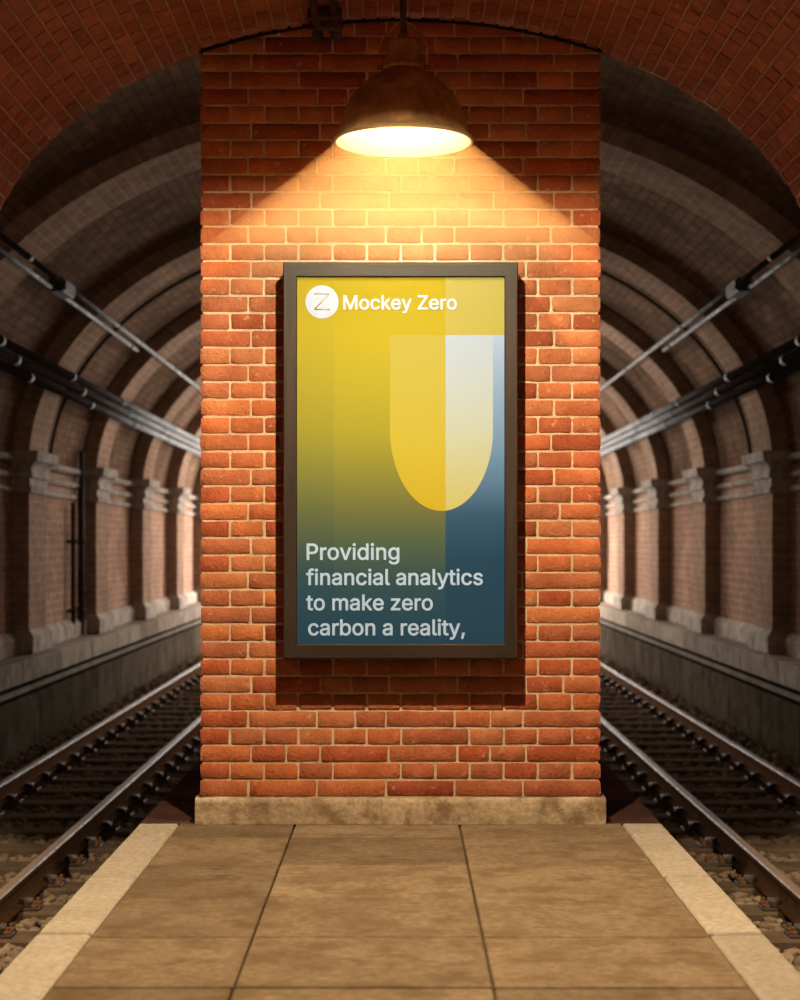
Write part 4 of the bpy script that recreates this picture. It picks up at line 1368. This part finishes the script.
GLY['y'] = [
 [
  ( 51 , -140 , 47 , -139 , 52 , -121 ) ,
  ( 57 , -103 , 61 , -86 , 65 , -86 ) ,
  ( 68 , -87 , 71 , -87 , 83 , -90 ) ,
  ( 94 , -91 , 104 , -89 , 114 , -87 ) ,
  ( 122 , -82 , 130 , -74 , 138 , -66 ) ,
  ( 145 , -53 , 151 , -36 , 155 , -24 ) ,
  ( 159 , -13 , 163 , -1 , 114 , 126 ) ,
  ( 66 , 252 , 17 , 379 , 40 , 379 ) ,
  ( 62 , 379 , 84 , 379 , 111 , 305 ) ,
  ( 138 , 230 , 165 , 155 , 174 , 132 ) ,
  ( 181 , 109 , 187 , 87 , 193 , 64 ) ,
  ( 199 , 42 , 206 , 21 , 198 , 21 ) ,
  ( 191 , 21 , 184 , 21 , 190 , 42 ) ,
  ( 196 , 64 , 202 , 87 , 209 , 110 ) ,
  ( 216 , 132 , 224 , 155 , 251 , 230 ) ,
  ( 278 , 305 , 305 , 379 , 327 , 379 ) ,
  ( 349 , 379 , 371 , 379 , 316 , 234 ) ,
  ( 260 , 88 , 204 , -58 , 196 , -78 ) ,
  ( 187 , -94 , 177 , -107 , 166 , -120 ) ,
  ( 153 , -129 , 139 , -136 , 125 , -142 ) ,
  ( 109 , -145 , 91 , -145 , 81 , -145 ) ,
  ( 72 , -144 , 65 , -143 , 57 , -142 ) ,
 ] ,
]
GLY['z'] = [
 [
  ( 141 , 0 , 42 , 0 , 42 , 15 ) ,
  ( 42 , 30 , 42 , 46 , 112 , 137 ) ,
  ( 183 , 228 , 254 , 320 , 254 , 321 ) ,
  ( 254 , 322 , 254 , 323 , 185 , 323 ) ,
  ( 117 , 323 , 48 , 323 , 48 , 342 ) ,
  ( 48 , 361 , 48 , 379 , 143 , 379 ) ,
  ( 238 , 379 , 333 , 379 , 333 , 363 ) ,
  ( 333 , 347 , 333 , 331 , 264 , 241 ) ,
  ( 195 , 150 , 126 , 60 , 126 , 59 ) ,
  ( 126 , 58 , 126 , 56 , 197 , 56 ) ,
  ( 268 , 56 , 339 , 56 , 339 , 38 ) ,
  ( 339 , 19 , 339 , 0 , 240 , 0 ) ,
 ] ,
]
POS['Mockey Zero'] = [ 0 , 628 , 1044 , 1439 , 1820 , 2224 , None , 2800 , 3239 , 3642 , 3902 ]
POS['Providing'] = [ 0 , 444 , 704 , 1118 , 1508 , 1675 , 2099 , 2265 , 2675 ]
POS['financial analytics'] = [ 0 , 253 , 420 , 830 , 1219 , 1629 , 2024 , 2191 , 2581 , None , 2957 , 3346 , 3756 , 4146 , 4335 , 4724 , 4951 , 5118 , 5513 ]
POS['to make zero'] = [ 0 , 228 , None , 830 , 1440 , 1829 , 2210 , None , 2801 , 3182 , 3585 , 3845 ]
POS['carbon a reality,'] = [ 0 , 395 , 784 , 1044 , 1469 , 1883 , None , 2481 , None , 3058 , 3317 , 3721 , 4111 , 4299 , 4466 , 4694 , 5082 ]
mb = MB(); mb.box(hx(296), hx(505.5), PYS, PYS+.012, pz0, pz1)
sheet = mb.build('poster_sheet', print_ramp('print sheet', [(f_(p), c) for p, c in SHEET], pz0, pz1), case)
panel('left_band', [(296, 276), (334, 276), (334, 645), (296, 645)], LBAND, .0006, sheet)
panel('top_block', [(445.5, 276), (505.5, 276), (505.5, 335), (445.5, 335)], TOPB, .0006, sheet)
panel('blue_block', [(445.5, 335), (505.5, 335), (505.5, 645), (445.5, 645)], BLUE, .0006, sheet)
arc = lambda s, n=24: [(441.5 + s*51.5*math.cos(math.pi/2*i/n), 430 + 81*math.sin(math.pi/2*i/n)) for i in range(n+1)]
L = arc(-1)
yb_ = 430 + 81*math.sqrt(1-(4/51.5)**2)
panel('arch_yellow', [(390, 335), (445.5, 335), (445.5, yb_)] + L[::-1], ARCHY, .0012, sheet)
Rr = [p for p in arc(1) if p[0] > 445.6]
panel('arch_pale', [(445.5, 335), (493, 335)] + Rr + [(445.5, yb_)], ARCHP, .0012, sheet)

def area2(sp):
    P = [(q[2], q[3]) for q in sp]; return sum(a[0]*b[1]-b[0]*a[1] for a, b in zip(P, P[1:]+P[:1]))
def trace(sp, w, sg):
    """outline of one contour: curve sampled, then moved outwards by w"""
    P = []
    for q, r in zip(sp, sp[1:]+sp[:1]):
        p0, p1, p2, p3 = (q[2], q[3]), (q[4], q[5]), (r[0], r[1]), (r[2], r[3])
        straight = abs((p3[0]-p0[0])*(p1[1]-p0[1]) - (p3[1]-p0[1])*(p1[0]-p0[0])) + abs((p3[0]-p0[0])*(p2[1]-p0[1]) - (p3[1]-p0[1])*(p2[0]-p0[0])) < 60
        for i in range(1 if straight else 5):
            t = i/5; u = 1-t
            P.append(tuple(u*u*u*a + 3*u*u*t*b + 3*u*t*t*c + t*t*t*d for a, b, c, d in zip(p0, p1, p2, p3)))
    Q = [p for p, n in zip(P, P[1:]+P[:1]) if math.hypot(p[0]-n[0], p[1]-n[1]) > .8]
    n = len(Q); out = []
    for i in range(n):
        a, p, b = Q[i-1], Q[i], Q[(i+1) % n]
        d1 = Vector((p[0]-a[0], p[1]-a[1])).normalized(); d2 = Vector((b[0]-p[0], b[1]-p[1])).normalized()
        n1 = Vector((d1.y, -d1.x)); n2 = Vector((d2.y, -d2.x)); m = n1+n2
        if m.length < .3: m = n1
        m.normalize(); m = m*min(1.6, 1/max(.3, m.dot(n1)))*w*sg
        out.append((p[0]+m.x, p[1]+m.y))
    return out
def fill_rows(loops):
    """glyph outlines filled by thin rows, non-zero winding: [(x0, x1, y0, X0, X1, y1)]"""
    ed = [(p, q) for l in loops for p, q in zip(l, l[1:]+l[:1]) if abs(p[1]-q[1]) > 1e-6]
    ys = sorted({round(p[1], 2) for l in loops for p in l}); lv = []
    for y0, y1 in zip(ys, ys[1:]):
        if y1-y0 < .05: continue
        n = max(1, math.ceil((y1-y0)/14)); lv += [(y0+(y1-y0)*i/n, y0+(y1-y0)*(i+1)/n) for i in range(n)]
    out = []
    for y0, y1 in lv:
        ym = (y0+y1)/2; hit = []
        for p, q in ed:
            if min(p[1], q[1]) < ym < max(p[1], q[1]):
                f = lambda y: p[0] + (q[0]-p[0])*(y-p[1])/(q[1]-p[1])
                hit.append((f(ym), f(y0), f(y1), 1 if q[1] > p[1] else -1))
        hit.sort(); wn = 0; st = None
        for h in hit:
            if wn == 0: st = h
            wn += h[3]
            if wn == 0: out.append((st[1], h[1], y0, st[2], h[2], y1))
    return out
def lettering(name, text, px0, px1, base_py, weight, mat, off=.0016):
    pos = POS[text]; xs = []; rows = []
    for ch, p in zip(text, pos):
        if p is None: continue
        sps = GLY[ch]; xs += [q[2]+p for sp in sps for q in sp]
        sg = 1 if max((area2(sp) for sp in sps), key=abs) > 0 else -1
        rows += [(a+p, b+p, y, c+p, d+p, e) for a, b, y, c, d, e in fill_rows([trace(sp, weight, sg) for sp in sps])]
    a0, c0 = min(xs), max(xs); sc = (hx(px1)-hx(px0))/(c0-a0)
    V = []; F = []
    for a, b, y, c, d, e in rows:
        n = len(V)
        for dz in (.0006, 0): V += [(hx(px0)+(x-a0)*sc, PYS-off-dz, hz(base_py)+yy*sc) for x, yy in ((a, y), (b, y), (d, e), (c, e))]
        F += [(n, n+1, n+2, n+3), (n, n+3, n+7, n+4), (n+1, n+5, n+6, n+2)]
    me = bpy.data.meshes.new(name); me.from_pydata(V, [], F)
    me.materials.append(mat); me.update()
    ob = bpy.data.objects.new(name, me); C.objects.link(ob); ob.parent = sheet
    return ob
lettering('headline', 'Mockey Zero', 343.5, 456.5, 309.3, 15, M['white_ink'])
for t, a, b, y in (('Providing', 307, 399, 559.5), ('financial analytics', 306.5, 482.5, 584.7), ('to make zero', 306.5, 432.5, 610), ('carbon a reality,', 308.5, 464.5, 635)):
    lettering('slogan_line', t, a, b, y, 13, M['pale_ink'])
mb = MB(); n = 48; cx, cz, r = 322, 302, 16.6
a = mb.pts([(hx(cx + r*math.cos(2*math.pi*i/n)), PYS-.0014, hz(cz + r*math.sin(2*math.pi*i/n))) for i in range(n)]); mb.face([a+i for i in range(n)])
b = mb.pts([(hx(cx + r*math.cos(2*math.pi*i/n)), PYS-.0002, hz(cz + r*math.sin(2*math.pi*i/n))) for i in range(n)])
for i in range(n): mb.face((a+i, a+(i+1) % n, b+(i+1) % n, b+i))
mb.build('logo_disc', plain('disc print', DISC, .5), sheet)
mb = MB()
for (ax, ay), (bx, by) in (((314, 293.8), (329.5, 293.8)), ((329.5, 293.8), (314.5, 309.3)), ((314.5, 309.3), (330, 309.3))):
    mb.tube([(hx(ax), PYS-.0014, hz(ay)), (hx(bx), PYS-.0014, hz(by))], .0022, 6)
mb.build('logo_letter', plain('gold print', ZED, .5), sheet)

# ================================================================== LIGHT AND CAMERA
def area(name, loc, rot, sx, sy, e, col):
    l = bpy.data.lights.new(name, 'AREA'); l.shape = 'RECTANGLE'; l.size = sx; l.size_y = sy; l.energy = e; l.color = col
    o = bpy.data.objects.new(name, l); o.location = loc; o.rotation_euler = rot; C.objects.link(o); return o
mouth = area('portal_daylight', (0, Y1-.02, 2.1), (R(-90), 0, 0), 8.9, 6.4, 10, (1, 1, 1))
mouth.data.cycles.is_portal = True          # guides the daylight of the sky in through the tunnel mouth
for y, e in ((33.5, E_T1), (26.2, E_T2)):  # added fill lights in the tunnel, no fixtures, hidden behind the pier
    area('tunnel_fill_light', (0, y, 3.9), (R(-90), 0, 0), 1.2, .5, e, (1, .90, .82))
for nm, sx in SIDES:  # added warm spot brightening the near track, no fixture, out of view
    l = bpy.data.lights.new('track_fill_light', 'SPOT'); l.energy = E_TRACK; l.color = WARM; l.spot_size = R(48); l.spot_blend = .3; l.shadow_soft_size = .08
    o = bpy.data.objects.new('track_fill_light', l); C.objects.link(o); o.location = (sx*3.2, 8.35, 3.0)
    o.rotation_euler = (Vector((sx*2.75, 10.4, -1)) - o.location).to_track_quat('-Z', 'Y').to_euler()
w = bpy.data.worlds.new('World'); bpy.context.scene.world = w; w.use_nodes = True
nt = w.node_tree; bg = nt.nodes['Background']
tc = nt.nodes.new('ShaderNodeTexCoord'); sp = nt.nodes.new('ShaderNodeSeparateXYZ'); nt.links.new(tc.outputs['Generated'], sp.inputs[0])
sky = nt.nodes.new('ShaderNodeValToRGB'); e = sky.color_ramp.elements      # dim hall behind, open daylight ahead
e[0].position = .0; e[0].color = (1*E_WORLD, .8*E_WORLD, .68*E_WORLD, 1); e[1].position = .04; e[1].color = (E_SKY, .93*E_SKY, .87*E_SKY, 1)
nt.links.new(sp.outputs[1], sky.inputs[0]); nt.links.new(sky.outputs[0], bg.inputs[0]); bg.inputs[1].default_value = 1
cam = bpy.data.cameras.new('camera'); co = bpy.data.objects.new('camera', cam); C.objects.link(co)
co.location = (0, 0, CAMZ); co.rotation_euler = (R(90), 0, 0)
cam.sensor_fit = 'VERTICAL'; cam.sensor_height = 24; cam.lens = 42.0; cam.shift_y = .043; cam.shift_x = -.0005
cam.clip_end = 200
cam.dof.use_dof = True; cam.dof.focus_distance = 7.6; cam.dof.aperture_fstop = 1.9
sc = bpy.context.scene; sc.camera = co
vs = sc.view_settings; vs.view_transform = 'Standard'; vs.look = 'None'; vs.gamma = 1; vs.use_curve_mapping = False; vs.exposure = 0
cy = sc.cycles; cy.use_denoising = True; cy.max_bounces = 10; cy.diffuse_bounces = 6; cy.glossy_bounces = 4; cy.volume_bounces = 0
cy.sample_clamp_indirect = 6; cy.caustics_reflective = False; cy.caustics_refractive = False
try: cy.denoiser = 'OPENIMAGEDENOISE'
except Exception: pass
